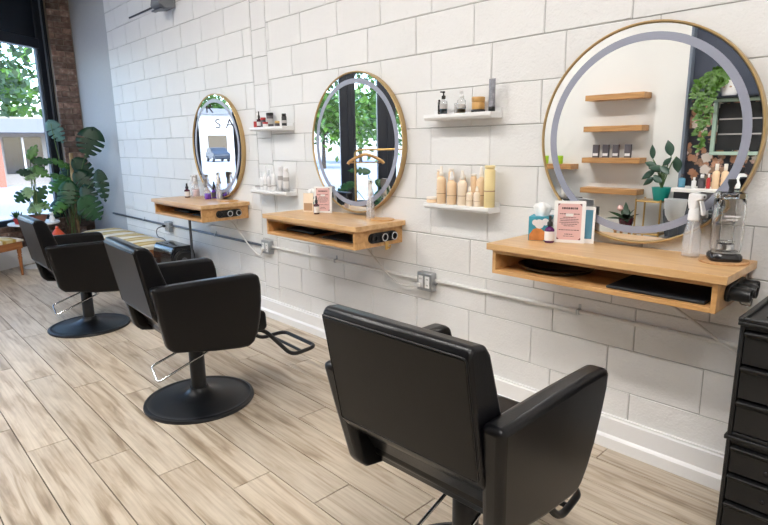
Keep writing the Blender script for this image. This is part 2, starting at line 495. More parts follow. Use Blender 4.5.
YL, YN = -4.25, -4.24
XE = P0.x + .555 * W_END
bm = new(); box(bm, XE - .3, -2.24, YL - .15, YL, 0, CE); box(bm, -2.54, -2.24, YL, YL + .10, 0, CE)
struct(link('wall_left', bm, 'white_paint'))
bm = new(); box(bm, -2.24, XR, YN - .15, YN, 0, CE)
struct(link('wall_rear_left', bm, 'navy_paint'))
bm = new(); box(bm, -2.24, -2.215, YN, YL + .10, 0, CE)
struct(link('trim_2', bm, 'frame_edge'))
bm = new(); box(bm, -2.2, XR, YN, YN + .012, .0, 1.83)
struct(link('trim_3', bm, 'floral_paper'))
bm = new(); box(bm, XR, XR + .15, YN - .15, .15, 0, CE)
struct(link('wall_back', bm, 'white_paint'))
bm = new(); box(bm, XE, -2.54, YL, YL + .02, 0, .14)
struct(link('baseboard_left', bm, 'trim_white'))
def hull_slab(name, z0, z1, mat, over=0.):
    bm = new()
    o = over
    poly = [(-9.0 - o, .15), (XR + .15, .15), (XR + .15, YL - .15), (XE - .3 - o, YL - .15), (P0.x - .2 - o, -.2)]
    a = [bm.verts.new((x, y, z0)) for x, y in poly]; c = [bm.verts.new((x, y, z1)) for x, y in poly]
    bm.faces.new(a); bm.faces.new(c)
    for i in range(len(poly)): bm.faces.new((a[i], a[(i + 1) % 5], c[(i + 1) % 5], c[i]))
    return struct(link(name, bm, mat))
hull_slab('ceiling', CE, CE + .12, 'ceiling_paint', .4)
# laminate planks: 187 mm wide, staggered by 0.3225 m per row
bm = new()
PW, PLN = .1875, 1.29
for r in range(-14, 12):
    y0 = -2.0225 + PW * r; y1 = y0 + PW
    y0, y1 = max(y0, YN), min(y1, 0.0)
    if y1 - y0 < .02: continue
    off = -2.966 + .3225 * r
    i0 = math.floor((-9 - off) / PLN)
    for i in range(i0, i0 + 12):
        xa, xb = max(-8.95, off + i * PLN), min(XR, off + (i + 1) * PLN)
        if xb - xa < .03: continue
        def lim(y): return P0.x + (P0.y - y) * .555 / .832 - .12   # keep inside the splay
        g = .0028
        q = [(max(xa, lim(y0)) + g, y0 + g), (xb - g, y0 + g), (xb - g, y1 - g), (max(xa, lim(y1)) + g, y1 - g)]
        if q[1][0] - q[0][0] < .02 or q[2][0] - q[3][0] < .02: continue
        t = [bm.verts.new((x, y, 0)) for x, y in q]; u = [bm.verts.new((x + (-.001 if k in (0, 3) else .001), y + (-.001 if k < 2 else .001), -.004)) for k, (x, y) in enumerate(q)]
        bm.faces.new(t)
        for k in range(4): bm.faces.new((u[k], u[(k + 1) % 4], t[(k + 1) % 4], t[k]))
poly = [(-9.0, .15), (XR + .15, .15), (XR + .15, YL - .15), (XE - .2, YL - .15), (P0.x - .1, -.2)]
a = [bm.verts.new((x, y, -.004)) for x, y in poly]; c = [bm.verts.new((x, y, -.12)) for x, y in poly]
bm.faces.new(a).material_index = 1; bm.faces.new(c).material_index = 1
for i in range(5): bm.faces.new((a[i], a[(i + 1) % 5], c[(i + 1) % 5], c[i])).material_index = 1
struct(link('floor', bm, ['floor_wood', 'floor_gap']))

# ------------------------------------------------------------------ ceiling lamps
k = 0
LAMPS = [(-3.9, -2.2, 'above the middle of the styling floor'), (-1.9, -2.2, 'between the middle and near chairs'), (0.1, -2.2, 'nearest the drawer cart'),
         (-4.4, -3.1, 'above the open floor beside the wooden wall shelves'), (.6, -3.1, 'in the rear corner by the floral wall')]
for x, y, w in LAMPS:
    t = thing('ceiling_light', 'white flat ceiling light panel ' + w, 'ceiling light', (x, y, CE), 0, 'ceiling light panels')
    bm = new()
    for q in ((-.62, .62, -.17, -.15), (-.62, .62, .15, .17), (-.62, -.60, -.15, .15), (.60, .62, -.15, .15)):
        box(bm, q[0], q[1], q[2], q[3], -.05, 0)
    link('frame', bm, 'trim_white', t)
    bm = new(); box(bm, -.60, .60, -.15, .15, -.045, -.002); link('diffuser', bm, 'lamp_diffuser', t)

# ------------------------------------------------------------------ styling chairs
def make_chair():
    t = thing('styling_chair', '', 'chair')
    # base
    bm = new()
    lathe(bm, [(0, 0), (.300, 0), (.304, .008), (.300, .018), (.284, .022), (.276, .018), (.255, .021), (.15, .036), (.085, .052), (.056, .07), (.050, .085), (0, .085)], 64)
    link('base', bm, 'black_metal', t, smooth=40)
    bm = new(); lathe(bm, [(0, .04), (.042, .04), (.042, .34), (.038, .345), (.038, .385), (0, .385)], 32)
    link('column', bm, 'black_metal', t, smooth=40)
    # lever
    bm = new()
    tube(bm, rounded([(.045, .07, .30), (.06, -.02, .275), (.065, -.245, .198), (-.050, -.235, .252), (-.05, -.02, .32), (-.035, .06, .335)], .02), .006, 8)
    tube(bm, [(-.055, .065, .315), (.075, .065, .315)], .011, 10)
    link('pump_lever', bm, 'chrome', t, smooth=50)
    # seat frame and cushion
    bm = new(); prism(bm, [(-.15, .42), (-.13, .39), (.20, .37), (.27, .395), (.27, .44), (-.15, .46)], -.245, .245)
    link('seat_frame', bm, 'leather', t, bevel=.012)
    bm = new(); box(bm, -.09, .09, -.08, .12, .355, .40); link('seat_plate', bm, 'black_metal', t, bevel=.004)
    bm = new(); prism(bm, [(-.18, .44), (.315, .40), (.335, .42), (.33, .505), (.30, .525), (.05, .52), (-.18, .51)], -.232, .232)
    link('seat', bm, 'leather', t, bevel=.022, seg=4)
    # backrest: wedge leaning back, rear face with a welted panel
    bm = new()
    prof = [(-.352, .94), (-.338, .962), (-.285, .955), (-.262, .925), (-.205, .75), (-.135, .53), (-.150, .50), (-.262, .565), (-.290, .60)]
    prism(bm, prof, -.254, .254)
    br = link('backrest', bm, 'leather', t, bevel=.016, seg=4)
    bm = new()   # rear panel, 4 mm proud of the wedge
    def rear(s): return (-.352 + (.062) * s, .94 - .340 * s)
    (ya, za), (yb, zb) = rear(.02), rear(.985)
    prism(bm, [(ya - .0018, za), (yb - .0018, zb), (yb + .01, zb), (ya + .01, za)], -.244, .244)
    link('rear_panel', bm, 'leather_back', br, bevel=.003)
    bm = new()
    pts = [(-.246, ya - .001, za + .004), (.246, ya - .001, za + .004), (.246, yb - .001, zb), (-.246, yb - .001, zb)]
    tube(bm, rounded(pts + [pts[0]], .012), .0024, 6); link('welt', bm, 'leather', br, smooth=60)
    # lower back apron
    bm = new(); prism(bm, [(-.240, .575), (-.170, .45), (-.150, .40), (-.12, .42), (-.14, .56)], -.248, .248)
    link('apron', bm, 'leather', t, bevel=.012)
    # arms
    def arm(sx):
        bm = new()
        poly = [(-.308, .768), (-.20, .768), (-.05, .766), (.10, .763), (.220, .760), (.254, .750), (.268, .69), (.272, .60), (.268, .50), (.254, .42), (.232, .365), (.20, .342), (.15, .345), (0, .366), (-.12, .393), (-.21, .410), (-.244, .440), (-.262, .53), (-.285, .64)]
        def fx(x, y, z):
            h = (z - .36) / .40
            o = .272 + .046 * h + .008 * h * max(0, y / .25)
            w = .060 + .008 * h
            return (sx * (o if x > .5 else o - w), y, z)
        prism(bm, poly, 0, 1, f=fx)
        return bm
    for s in (1, -1):
        a = link('arm', arm(s), 'leather', t, bevel=.020, seg=4)
    # footrest
    bm = new()
    loop = [(.17, .20, .405), (.18, .33, .395), (.20, .50, .195), (.19, .68, .205), (-.19, .68, .205), (-.20, .50, .195), (-.18, .33, .395), (-.17, .20, .405)]
    tube(bm, rounded(loop, .055, 7), .0125, 10)
    tube(bm, [(-.197, .575, .199), (.197, .575, .199)], .010, 10)
    link('footrest', bm, 'black_metal', t, smooth=50)
    return t
c1 = make_chair()
for i, (x, y, rz, up, lab) in enumerate([(-.975, -1.185, 2, .025, 'black leather styling chair nearest the black drawer cart, its back to us'),
                                         (-2.912, -1.163, -3, 0, 'black leather styling chair in the middle of the three, looped footrest showing'),
                                         (-4.84, -1.180, 0, -.035, 'black leather styling chair farthest back, closest to the potted plants')]):
    o = c1 if i == 0 else copy_tree(c1)
    o.location = (x, y, 0); o.rotation_euler = (0, 0, math.radians(rz)); o['label'] = lab; o['group'] = 'styling chairs along the mirror wall'
    for ch in o.children:                                  # each seat is pumped to its own height
        if not ch.name.startswith('base'): ch.location.z = up
for ch in c1.children:                                     # the near chair's footrest is pushed back under the seat
    if ch.name.startswith('footrest'):
        ch.location = (0, -.26, .03)

# ------------------------------------------------------------------ wall desks with tool holders
def make_desk(W2, D):
    t = thing('wall_desk', '', 'desk')
    HC = -D * .42
    bm = new(); box(bm, -W2, W2, -D, 0, -.030, 0); link('desktop', bm, 'maple_top', t, bevel=.002)
    x0, x1, y0 = -W2 + .022, W2 - .030, -D + .018
    for n, q in (('side_panel', (x0, x0 + .018, y0, 0, -.140, -.030)), ('side_panel', (x1 - .018, x1, y0, 0, -.140, -.030)),
                 ('bottom_panel', (x0 + .018, x1 - .018, y0, 0, -.140, -.122)), ('back_panel', (x0 + .018, x1 - .018, -.018, 0, -.122, -.030)),
                 ('front_rail', (x0 + .018, x1 - .018, y0, y0 + .018, -.046, -.030))):
        bm = new(); box(bm, *q); link(n, bm, 'maple', t, bevel=.0015)
    # tool holder on the right side panel
    bm = new()
    n = 24; pts = []
    for kx in range(n):
        a = 2 * PI * kx / n; cy = HC + (.085 if math.cos(a) > 0 else -.085)
        pts.append((cy + .030 * math.cos(a), -.085 + .030 * math.sin(a)))
    prism(bm, pts, x1, x1 + .012)
    h = link('tool_holder', bm, 'black_plastic', t, bevel=.002)
    return t, h, x1, HC
def cups(h, x1, HC, long=False):
    for k in range(3):
        bm = new(); y = HC - .080 + .080 * k
        L = .03 if not long else (.06 if k < 2 else .045)
        if long:
            lathe(bm, [(0, .012), (.024, .012), (.025, .012 + L * .9), (.023, .014 + L), (.019, .014 + L), (.019, .03), (0, .03)], 24, (x1, y, -.085), 'x')
        else:
            lathe(bm, [(0, .012), (.024, .012), (.024, .022), (.0235, .024), (.0185, .024), (.0185, .014), (0, .014)], 24, (x1, y, -.085), 'x')
        o = link('cup', bm, 'black_plastic', h, smooth=40)
        if not long and k:
            bm = new(); lathe(bm, [(.0185, .0235), (.0245, .0235), (.0245, .027), (.0185, .027), (.0185, .0235)], 24, (x1, y, -.085), 'x')
            link('rim', bm, 'chrome', o, smooth=40)
            o['label'] = 'black cup with a chrome rim'
DESK = [(-1.022, .975, .492, .365), (-2.878, .966, .492, .405), (-4.722, .963, .498, .440)]
labs = ['maple wall desk under the nearest mirror, a barber jar and pink sign on top', 'maple wall desk in the middle, under the mirror that reflects a coat hanger', 'maple wall desk farthest away, with purple bottles on top and a thin metal pole beneath']
for i, (x, z, W2, D) in enumerate(DESK):
    t, h, x1, HC = make_desk(W2, D); cups(h, x1, HC, i == 0)
    t.location = (x, -.0015, z); t['label'] = labs[i]; t['group'] = 'wall desks under the round mirrors'
    bm = new()
    if i == 0:
        tube(bm, rounded([(x1 + .001, -.09, -.125), (x1 + .012, -.09, -.155), (x1 + .045, -.09, -.158), (x1 + .048, -.09, -.128)], .008), .003, 8)
        link('hook', bm, 'chrome', t, smooth=50)
    elif i == 1:
        box(bm, x1 + .0005, x1 + .004, -.148, -.122, -.168, -.112); tube(bm, rounded([(x1 + .004, -.135, -.150), (x1 + .03, -.135, -.155), (x1 + .032, -.135, -.135)], .006), .004, 8)
        link('hook', bm, 'brass', t, smooth=50)
    # black mats lying in the compartment
    zb = z - .122
    if i == 0:
        bm = new(); box(bm, -.02, .34, -.325, -.05, .0005, .012)
        tag(link('tool_mat', bm, 'mat_black', loc=(x + .08, 0, zb), bevel=.004), 'black rubber tool mat lying in the right half of the nearest desk', 'mat')
        bm = new(); lathe(bm, [(0, .0005), (.10, .0005), (.13, .008), (.14, .022), (.132, .022), (.12, .012), (0, .008)], 36, sx=1.25)
        tag(link('black_tray', bm, 'black_gloss', loc=(x - .25, -.17, zb), smooth=40), 'shallow black oval tray inside the left half of the nearest desk', 'tray')
    else:
        bm = new(); box(bm, 0, .36, -.31, -.05, .0005, .012)
        tag(link('tool_mat', bm, 'mat_black', loc=(x + .05, 0, zb), bevel=.004), 'black rubber tool mat in the right half of the %s desk' % ('middle' if i == 1 else 'farthest'), 'mat')
        bm = new(); box(bm, -.16, .16, -.11, .11, .0005, .022)
        tag(link('black_case', bm, 'black_plastic', loc=(x - .24, -.17, zb), bevel=.008), 'flat black tool case in the left half of the %s desk' % ('middle' if i == 1 else 'farthest'), 'case')

# ------------------------------------------------------------------ round mirrors
def make_mirror():
    t = thing('round_mirror', '', 'mirror')
    R, dp = .450, .040
    bm = new()
    lathe(bm, [(R - .012, 0), (R - .002, 0), (R, -.003), (R, -dp + .002), (R - .002, -dp), (R - .006, -dp), (R - .008, -dp + .002), (R - .011, -.010), (R - .012, 0)], 96, axis='y')
    link('frame', bm, 'gold_side', t, smooth=40)
    bm = new(); lathe(bm, [(0, -.004), (R - .0115, -.004), (R - .0115, -.033), (0, -.033)], 96, axis='y')
    link('mirror_glass', bm, 'mirror', t)
    bm = new(); lathe(bm, [(.376, -.0332), (.407, -.0332), (.407, -.0338), (.376, -.0338), (.376, -.0332)], 96, axis='y')
    link('light_ring', bm, 'led_frost', t)
    return t
m0 = make_mirror()
for i, (x, z, lab) in enumerate([(-.998, 1.443, 'large round gold-framed mirror nearest us, reflecting wooden shelves and a navy wall'),
                                 (-2.812, 1.430, 'round gold-framed mirror in the middle, reflecting a wooden coat hanger and dark window posts'),
                                 (-4.678, 1.420, 'round gold-framed mirror farthest away, reflecting the bright street and shop lettering')]):
    o = m0 if i == 0 else copy_tree(m0)
    if i == 1: o.scale = (.992, 1, .992)
    o.location = (x, -.0015, z); o['label'] = lab; o['group'] = 'round mirrors on the block wall'

# ------------------------------------------------------------------ white wall shelves
def make_ledge(w, label, loc):
    t = thing('wall_shelf', label, 'shelf', loc, 0, 'white wall shelves')
    bm = new(); prism(bm, [(-.105, 0), (-.105, -.018), (-.095, -.030), (0, -.030), (0, 0)], -w / 2, w / 2)
    link('shelf_board', bm, 'trim_white', t, bevel=.0015)
    bm = new(); box(bm, -w / 2, w / 2, -.014, 0, 0, .022); link('back_lip', bm, 'trim_white', t, bevel=.0015)
    return t
make_ledge(.445, 'white wall shelf between the two larger mirrors, upper one holding a dark pump bottle', (-1.92, -.0015, 1.577))
make_ledge(.445, 'white wall shelf between the two larger mirrors, lower one crowded with peach bottles', (-1.92, -.0015, 1.098))
make_ledge(.46, 'white wall shelf between the two smaller mirrors, upper one with small dark and red pots', (-3.75, -.0015, 1.564))
make_ledge(.50, 'white wall shelf between the two smaller mirrors, lower one with white bottles', (-3.77, -.0015, 1.082))

# ------------------------------------------------------------------ bottles and pots
def bottle(name, label, cat, loc, parts, group=None, rz=0, n=24):
    """parts: (part_name, material, profile[(r,z)...], sx, sy)"""
    t = thing(name, label, cat, loc, rz, group)
    for p in parts:
        bm = new(); sx = p[3] if len(p) > 3 else 1; sy = p[4] if len(p) > 4 else 1
        lathe(bm, p[2], n, sx=sx, sy=sy); link(p[0], bm, p[1], t, smooth=45)
    return t
def band(r, z0, z1): return [(r, z0), (r + .0006, z0 + .0005), (r + .0006, z1 - .0005), (r, z1)]
def body(r, h, sh, nr, nh):
    """bottle body: radius r to shoulder height h, shoulder rise sh, neck radius nr to nh above"""
    return [(0, 0), (r * .9, 0), (r, .004), (r, h), (r * .94, h + sh * .35), (r * .7, h + sh * .75), (nr, h + sh), (nr, h + sh + nh), (0, h + sh + nh)]
def cyl(r, z0, z1, e=.002): return [(0, z0), (r - e, z0), (r, z0 + e), (r, z1 - e), (r - e, z1), (0, z1)]
def pump_head(z, r, h, mat, t, lean=1):
    """collar + stem + nozzle"""
    bm = new(); lathe(bm, cyl(r, z, z + h * .45), 18); lathe(bm, cyl(r * .35, z + h * .45, z + h * .8, .0005), 12); lathe(bm, cyl(r * .75, z + h * .78, z + h), 16)
    box(bm, -r * .35, r * .35, -r * 2.2 * lean, 0, z + h * .80, z + h * .97)
    return link('pump', bm, mat, t, smooth=45)
Z1 = 1.577
t = bottle('pump_bottle', 'clear bottle of blue liquid with a black pump on the upper white shelf', 'bottle', (-2.039, -.06, Z1),
           [('bottle_body', 'smoke_glass', body(.0205, .062, .012, .010, .006)), ('liquid', 'blue_liquid', cyl(.0185, .003, .030)), ('bottle_label', 'label_grey', band(.0207, .028, .054))])
pump_head(.080, .011, .040, 'black_plastic', t)
bottle('slim_bottle', 'slim black bottle at the left end of the upper white shelf', 'bottle', (-2.083, -.045, Z1), [('bottle_body', 'black_gloss', cyl(.0075, 0, .070)), ('cap', 'black_plastic', cyl(.006, .070, .080))])
bottle('slim_bottle', 'small dark clear-capped vial beside the clear pump bottle', 'bottle', (-1.966, -.045, Z1), [('bottle_body', 'label_grey', cyl(.010, 0, .04)), ('cap', 'clear_plastic', cyl(.010, .04, .055))])
t = bottle('pump_bottle', 'clear glass bottle of amber oil with a clear pump on the upper white shelf', 'bottle', (-1.917, -.06, Z1),
           [('bottle_body', 'clear_glass', body(.022, .062, .010, .011, .006)), ('liquid', 'amber_liquid', cyl(.019, .004, .022)), ('bottle_label', 'label_grey', band(.0222, .026, .046))])
pump_head(.078, .011, .032, 'white_plastic', t)
bottle('wooden_jar', 'squat bamboo jar on a black base on the upper white shelf', 'jar', (-1.812, -.055, Z1),
       [('jar_base', 'black_plastic', cyl(.036, 0, .014)), ('jar_body', 'bamboo', cyl(.033, .014, .050)), ('lid', 'bamboo', cyl(.034, .051, .076))])
def squeeze_tube(label, loc, h, w, matb, matc):
    t = thing('squeeze_tube', label, 'tube', loc)
    bm = new(); lathe(bm, cyl(w * .42, 0, .024), 20); link('cap', bm, matc, t, smooth=45)
    bm = new(); N = 20; rows = []
    for k in range(7):
        f = k / 6; zz = .024 + (h - .024) * f
        rows.append([bm.verts.new(((w / 2) * (.86 + .14 * f) * math.cos(2 * PI * q / N), (w / 2) * (.86 * (1 - f) + .06) * math.sin(2 * PI * q / N), zz)) for q in range(N)])
    for a, c in zip(rows, rows[1:]):
        for q in range(N): bm.faces.new((a[q], a[(q + 1) % N], c[(q + 1) % N], c[q]))
    bm.faces.new(rows[0]); bm.faces.new(rows[-1]); link('tube_body', bm, matb, t, smooth=60)
    return t
squeeze_tube('grey patterned tube standing on its black cap at the end of the upper shelf', (-1.728, -.055, Z1), .158, .040, 'grey_pattern', 'black_plastic')
Z2 = 1.098
bottle('tin_pot', 'flat peach pot lying at the left end of the lower shelf', 'pot', (-2.118, -.062, Z2), [('pot_body', 'peach', cyl(.030, 0, .018)), ('lid', 'cream_cap', cyl(.0305, .0185, .033))])
G = 'peach bottles on the lower white shelf'
def peach(x, y, h, r, lab, pump=True, mat='peach', cap='cream_cap'):
    r *= 1.12
    bh = h * (.62 if pump else .88)
    t = bottle('lotion_bottle', lab, 'bottle', (x, y, Z2), [('bottle_body', mat, body(r, bh, h * .10, r * .42, .004) if pump else body(r, bh, .008, r * .8, .002)), ('bottle_label', 'print_brown', band(r + .0002, bh * .43, bh * .46))], G, n=24)
    z = bh + (h * .10 + .004 if pump else .010)
    if pump:
        bm = new(); lathe(bm, cyl(r * .46, z, z + (h - z) * .4), 16); lathe(bm, [(0, z + (h - z) * .4), (r * .40, z + (h - z) * .4), (r * .30, h - .003), (r * .22, h), (0, h)], 16)
        link('spray_cap', bm, cap, t, smooth=45)
    else:
        bm = new(); lathe(bm, cyl(r * .95, z, h), 20); link('cap', bm, cap, t, smooth=45)
    return t
peach(-2.085, -.034, .185, .0155, 'peach tube bottle behind, leftmost of the crowded lower shelf', False, 'peach')
peach(-2.040, -.072, .205, .0225, 'peach spray bottle with a tall pale nozzle, first in front on the lower shelf')
peach(-2.005, -.030, .190, .0145, 'peach tube bottle in the back row beside the tall spray bottle', False, 'peach')
peach(-1.966, -.072, .177, .0235, 'peach bottle with a short white flip cap, second in front on the lower shelf', True, 'peach', 'paper_white')
peach(-1.925, -.030, .160, .0145, 'peach bottle in the back row behind the gap of the front bottles', False, 'peach')
peach(-1.893, -.072, .184, .0225, 'pale peach spray bottle with a clear cap, third in front on the lower shelf', True, 'peach_pale', 'cream_cap')
peach(-1.850, -.032, .165, .0150, 'peach bottle in the back row behind the two mini bottles', False, 'peach')
peach(-1.838, -.078, .102, .0160, 'mini peach dropper bottle, the left one of the small pair', True, 'peach_pale')
peach(-1.797, -.034, .205, .0240, 'large round-shouldered peach bottle behind the small pair', True, 'peach')
peach(-1.790, -.080, .106, .0160, 'mini peach dropper bottle, the right one of the small pair', True, 'peach_pale')
peach(-1.724, -.062, .214, .0250, 'tall butter-yellow aerosol can at the right end of the lower shelf', False, 'butter', 'butter')
Z3 = 1.564
G = 'little pots on the upper shelf by the farthest mirror'
bottle('small_bottle', 'short red bottle at the left end of the little pot shelf', 'bottle', (-3.955, -.06, Z3), [('bottle_body', 'red_paint', cyl(.017, 0, .046)), ('cap', 'label_white', cyl(.012, .046, .064))], G)
bottle('small_bottle', 'red bottle with a tall black dropper on the little pot shelf', 'bottle', (-3.915, -.055, Z3), [('bottle_body', 'wine', body(.017, .055, .010, .008, .004)), ('bottle_label', 'label_white', band(.0172, .012, .042)), ('dropper', 'black_plastic', [(0, .069), (.009, .069), (.009, .088), (.005, .092), (.004, .118), (0, .122)])], G)
bottle('small_jar', 'small dark jar with a red lid between the dropper and the tall dark box', 'jar', (-3.855, -.055, Z3), [('jar_body', 'label_dark', cyl(.020, 0, .052)), ('lid', 'red_paint', cyl(.021, .052, .072))], G)
bottle('small_jar', 'tall dark jar with a pale label in the middle of the little pot shelf', 'jar', (-3.775, -.045, Z3), [('jar_body', 'label_dark', cyl(.026, 0, .082)), ('jar_label', 'label_grey', band(.0262, .02, .06)), ('lid', 'black_plastic', cyl(.027, .082, .104))], G)
bottle('small_jar', 'flat white pot in front of the tall dark jar', 'pot', (-3.772, -.088, Z3), [('jar_body', 'label_white', cyl(.020, 0, .020)), ('lid', 'red_paint', cyl(.0205, .020, .034))], G)
bottle('small_jar', 'tiny gold-lidded pot beside the black can', 'pot', (-3.655, -.06, Z3), [('jar_body', 'label_dark', cyl(.018, 0, .022)), ('lid', 'brass', cyl(.0185, .022, .038))], G)
bottle('small_can', 'black can at the right end of the little pot shelf', 'can', (-3.562, -.06, Z3), [('can_body', 'black_plastic', cyl(.0185, 0, .068)), ('can_label', 'label_grey', band(.0187, .02, .04)), ('lid', 'black_gloss', cyl(.016, .068, .088))], G)
Z4 = 1.082
G = 'white bottles on the lower shelf by the farthest mirror'
bottle('small_jar', 'tiny clear pot at the left end of the white bottle shelf', 'pot', (-3.985, -.06, Z4), [('jar_body', 'label_white', cyl(.020, 0, .016)), ('lid', 'label_grey', cyl(.020, .016, .028))], G)
for x, h, r, lab, mt in ((-3.915, .140, .020, 'short clear spray bottle, first on the white bottle shelf', 'white_plastic'), (-3.858, .190, .020, 'tall clear spray bottle, second on the white bottle shelf', 'white_plastic'),
                         (-3.803, .155, .0185, 'frosted bottle, third on the white bottle shelf', 'label_white'), (-3.743, .190, .020, 'tall frosted spray bottle next to the pair of cans', 'white_plastic')):
    t = bottle('spray_bottle', lab, 'bottle', (x, -.06, Z4), [('bottle_body', mt, body(r, h * .58, h * .13, r * .45, .004)), ('bottle_label', 'label_grey', band(r + .0003, h * .18, h * .24))], G)
    bm = new(); z = h * .71 + .004; lathe(bm, cyl(r * .5, z, z + h * .1), 16); lathe(bm, [(0, z + h * .1), (r * .45, z + h * .1), (r * .3, h), (0, h)], 14)
    link('spray_cap', bm, 'clear_plastic' if mt == 'label_white' else 'white_plastic', t, smooth=45)
for x, h, lab in ((-3.645, .190, 'taller white aerosol can with a grey base on the white bottle shelf'), (-3.575, .176, 'shorter white aerosol can at the right end of the white bottle shelf')):
    bottle('aerosol_can', lab, 'can', (x, -.06, Z4), [('can_base', 'label_grey', cyl(.0225, 0, .030)), ('can_body', 'label_white', body(.0225, h * .80, .010, .018, .002)), ('can_label', 'label_grey', band(.0227, h * .45, h * .62)), ('cap', 'label_white', cyl(.0195, h * .80 + .012, h))], G)

# ------------------------------------------------------------------ things on the desks
def frame_sign(label, loc, rz, w, h, group=None, tilt=.10):
    t = thing('framed_sign', label, 'sign', loc, rz, group)
    R = Matrix.Rotation(-tilt, 4, 'X')
    bm = new(); box(bm, -w / 2, w / 2, 0, .010, 0, h, mat=R); link('sign_frame', bm, 'paper_white', t, bevel=.001)
    bm = new(); m_ = w * .12; box(bm, -w / 2 + m_, w / 2 - m_, -.0008, 0, m_ * .9, h - m_ * .8, mat=R); pp = link('paper', bm, 'pink_paper', t)
    bm = new()
    rows = [(.80, .50, .016), (.68, .62, .007), (.60, .40, .005), (.56, .60, .005), (.52, .56, .005), (.48, .62, .005), (.44, .50, .005), (.40, .34, .005), (.30, .64, .006), (.20, .26, .006), (.155, .34, .004)]
    rr = random.Random(3)
    for f, ww, th in rows:
        x = -w * ww / 2
        while x < w * ww / 2:
            l = rr.uniform(.004, .011); l = min(l, w * ww / 2 - x)
            box(bm, x, x + l, -.0014, -.0008, h * f, h * f + th * h / .19 * .55, mat=R); x += l + .0022
    link('text', bm, 'ink', pp)
    bm = new(); a = w / 2 - m_; z0, z1 = m_ * .9, h - m_ * .8; s = w * .08
    for sx in (-1, 1):
        for zz, sz in ((z0, 1), (z1, -1)):
            v = [bm.verts.new(R @ Vector(p)) for p in ((sx * a, -.0012, zz), (sx * (a - s), -.0012, zz), (sx * a, -.0012, zz + sz * s))]
            bm.faces.new(v)
    link('corner_ornament', bm, 'maroon', pp)
    bm = new(); box(bm, -w * .12, w * .12, .010, .013, .01, h * .7, mat=Matrix.Translation((0, h * .16, 0)) @ Matrix.Rotation(.16, 4, 'X') @ Matrix.Translation((0, -.01, 0)))
    link('stand', bm, 'paper_white', t)
    return t
def dropper_bottle(label, loc, r, h, liquid, lab='label_white'):
    return bottle('dropper_bottle', label, 'bottle', loc, [('bottle_body', liquid, body(r, h * .46, h * .12, r * .42, .004)), ('bottle_label', lab, band(r + .0003, h * .08, h * .42)),
        ('dropper_cap', 'black_plastic', [(0, h * .58 + .004), (r * .55, h * .58 + .004), (r * .55, h * .74), (r * .32, h * .78), (r * .25, h * .98), (0, h)])])
def spray_bottle(label, loc, h=.248, r=.030, rz=0, bodymat='clear_plastic', head='white_plastic', liquid=None):
    t = thing('mist_sprayer', label, 'spray bottle', loc, rz)
    s = h / .248
    bm = new(); lathe(bm, [(0, 0), (r * .92, 0), (r, .004), (r, .05 * s), (r * .93, .09 * s), (r * .72, .125 * s), (r * .62, .145 * s), (r * .60, .145 * s), (r * .70, .125 * s), (r * .90, .09 * s), (r * .96, .05 * s), (r * .96, .006), (0, .005)], 28)
    link('bottle_body', bm, bodymat, t, smooth=60)
    if liquid:
        bm = new(); lathe(bm, cyl(r * .93, .0065, .085 * s), 24); link('liquid', bm, liquid, t, smooth=45)
    bm = new(); tube(bm, [(0, .004, .012 * s), (0, 0, .15 * s)], .003 * s, 8); link('dip_tube', bm, 'white_plastic', t, smooth=60)
    bm = new()
    lathe(bm, [(0, .142 * s), (r * .66, .142 * s), (r * .68, .150 * s), (r * .62, .178 * s), (r * .50, .19 * s), (0, .19 * s)], 24)
    prism(bm, [(y * s, z * s) for y, z in [(-.012, .186), (.016, .186), (.022, .215), (.020, .243), (.008, .248), (-.034, .243), (-.036, .226), (-.016, .220)]], -r * .48, r * .48)
    hd = link('spray_head', bm, head, t, bevel=.003)
    bm = new(); lathe(bm, cyl(.0045 * s, 0, .004 * s, .0008), 12, (0, -.039 * s, .235 * s), 'y'); link('nozzle', bm, 'black_plastic', hd, smooth=45)
    bm = new(); prism(bm, [(y * s, z * s) for y, z in [(-.022, .222), (-.028, .220), (-.046, .170), (-.042, .162), (-.036, .168)]], -r * .3, r * .3); link('trigger', bm, head, hd, bevel=.002)
    return t
DZ = [.975, .966, .963]
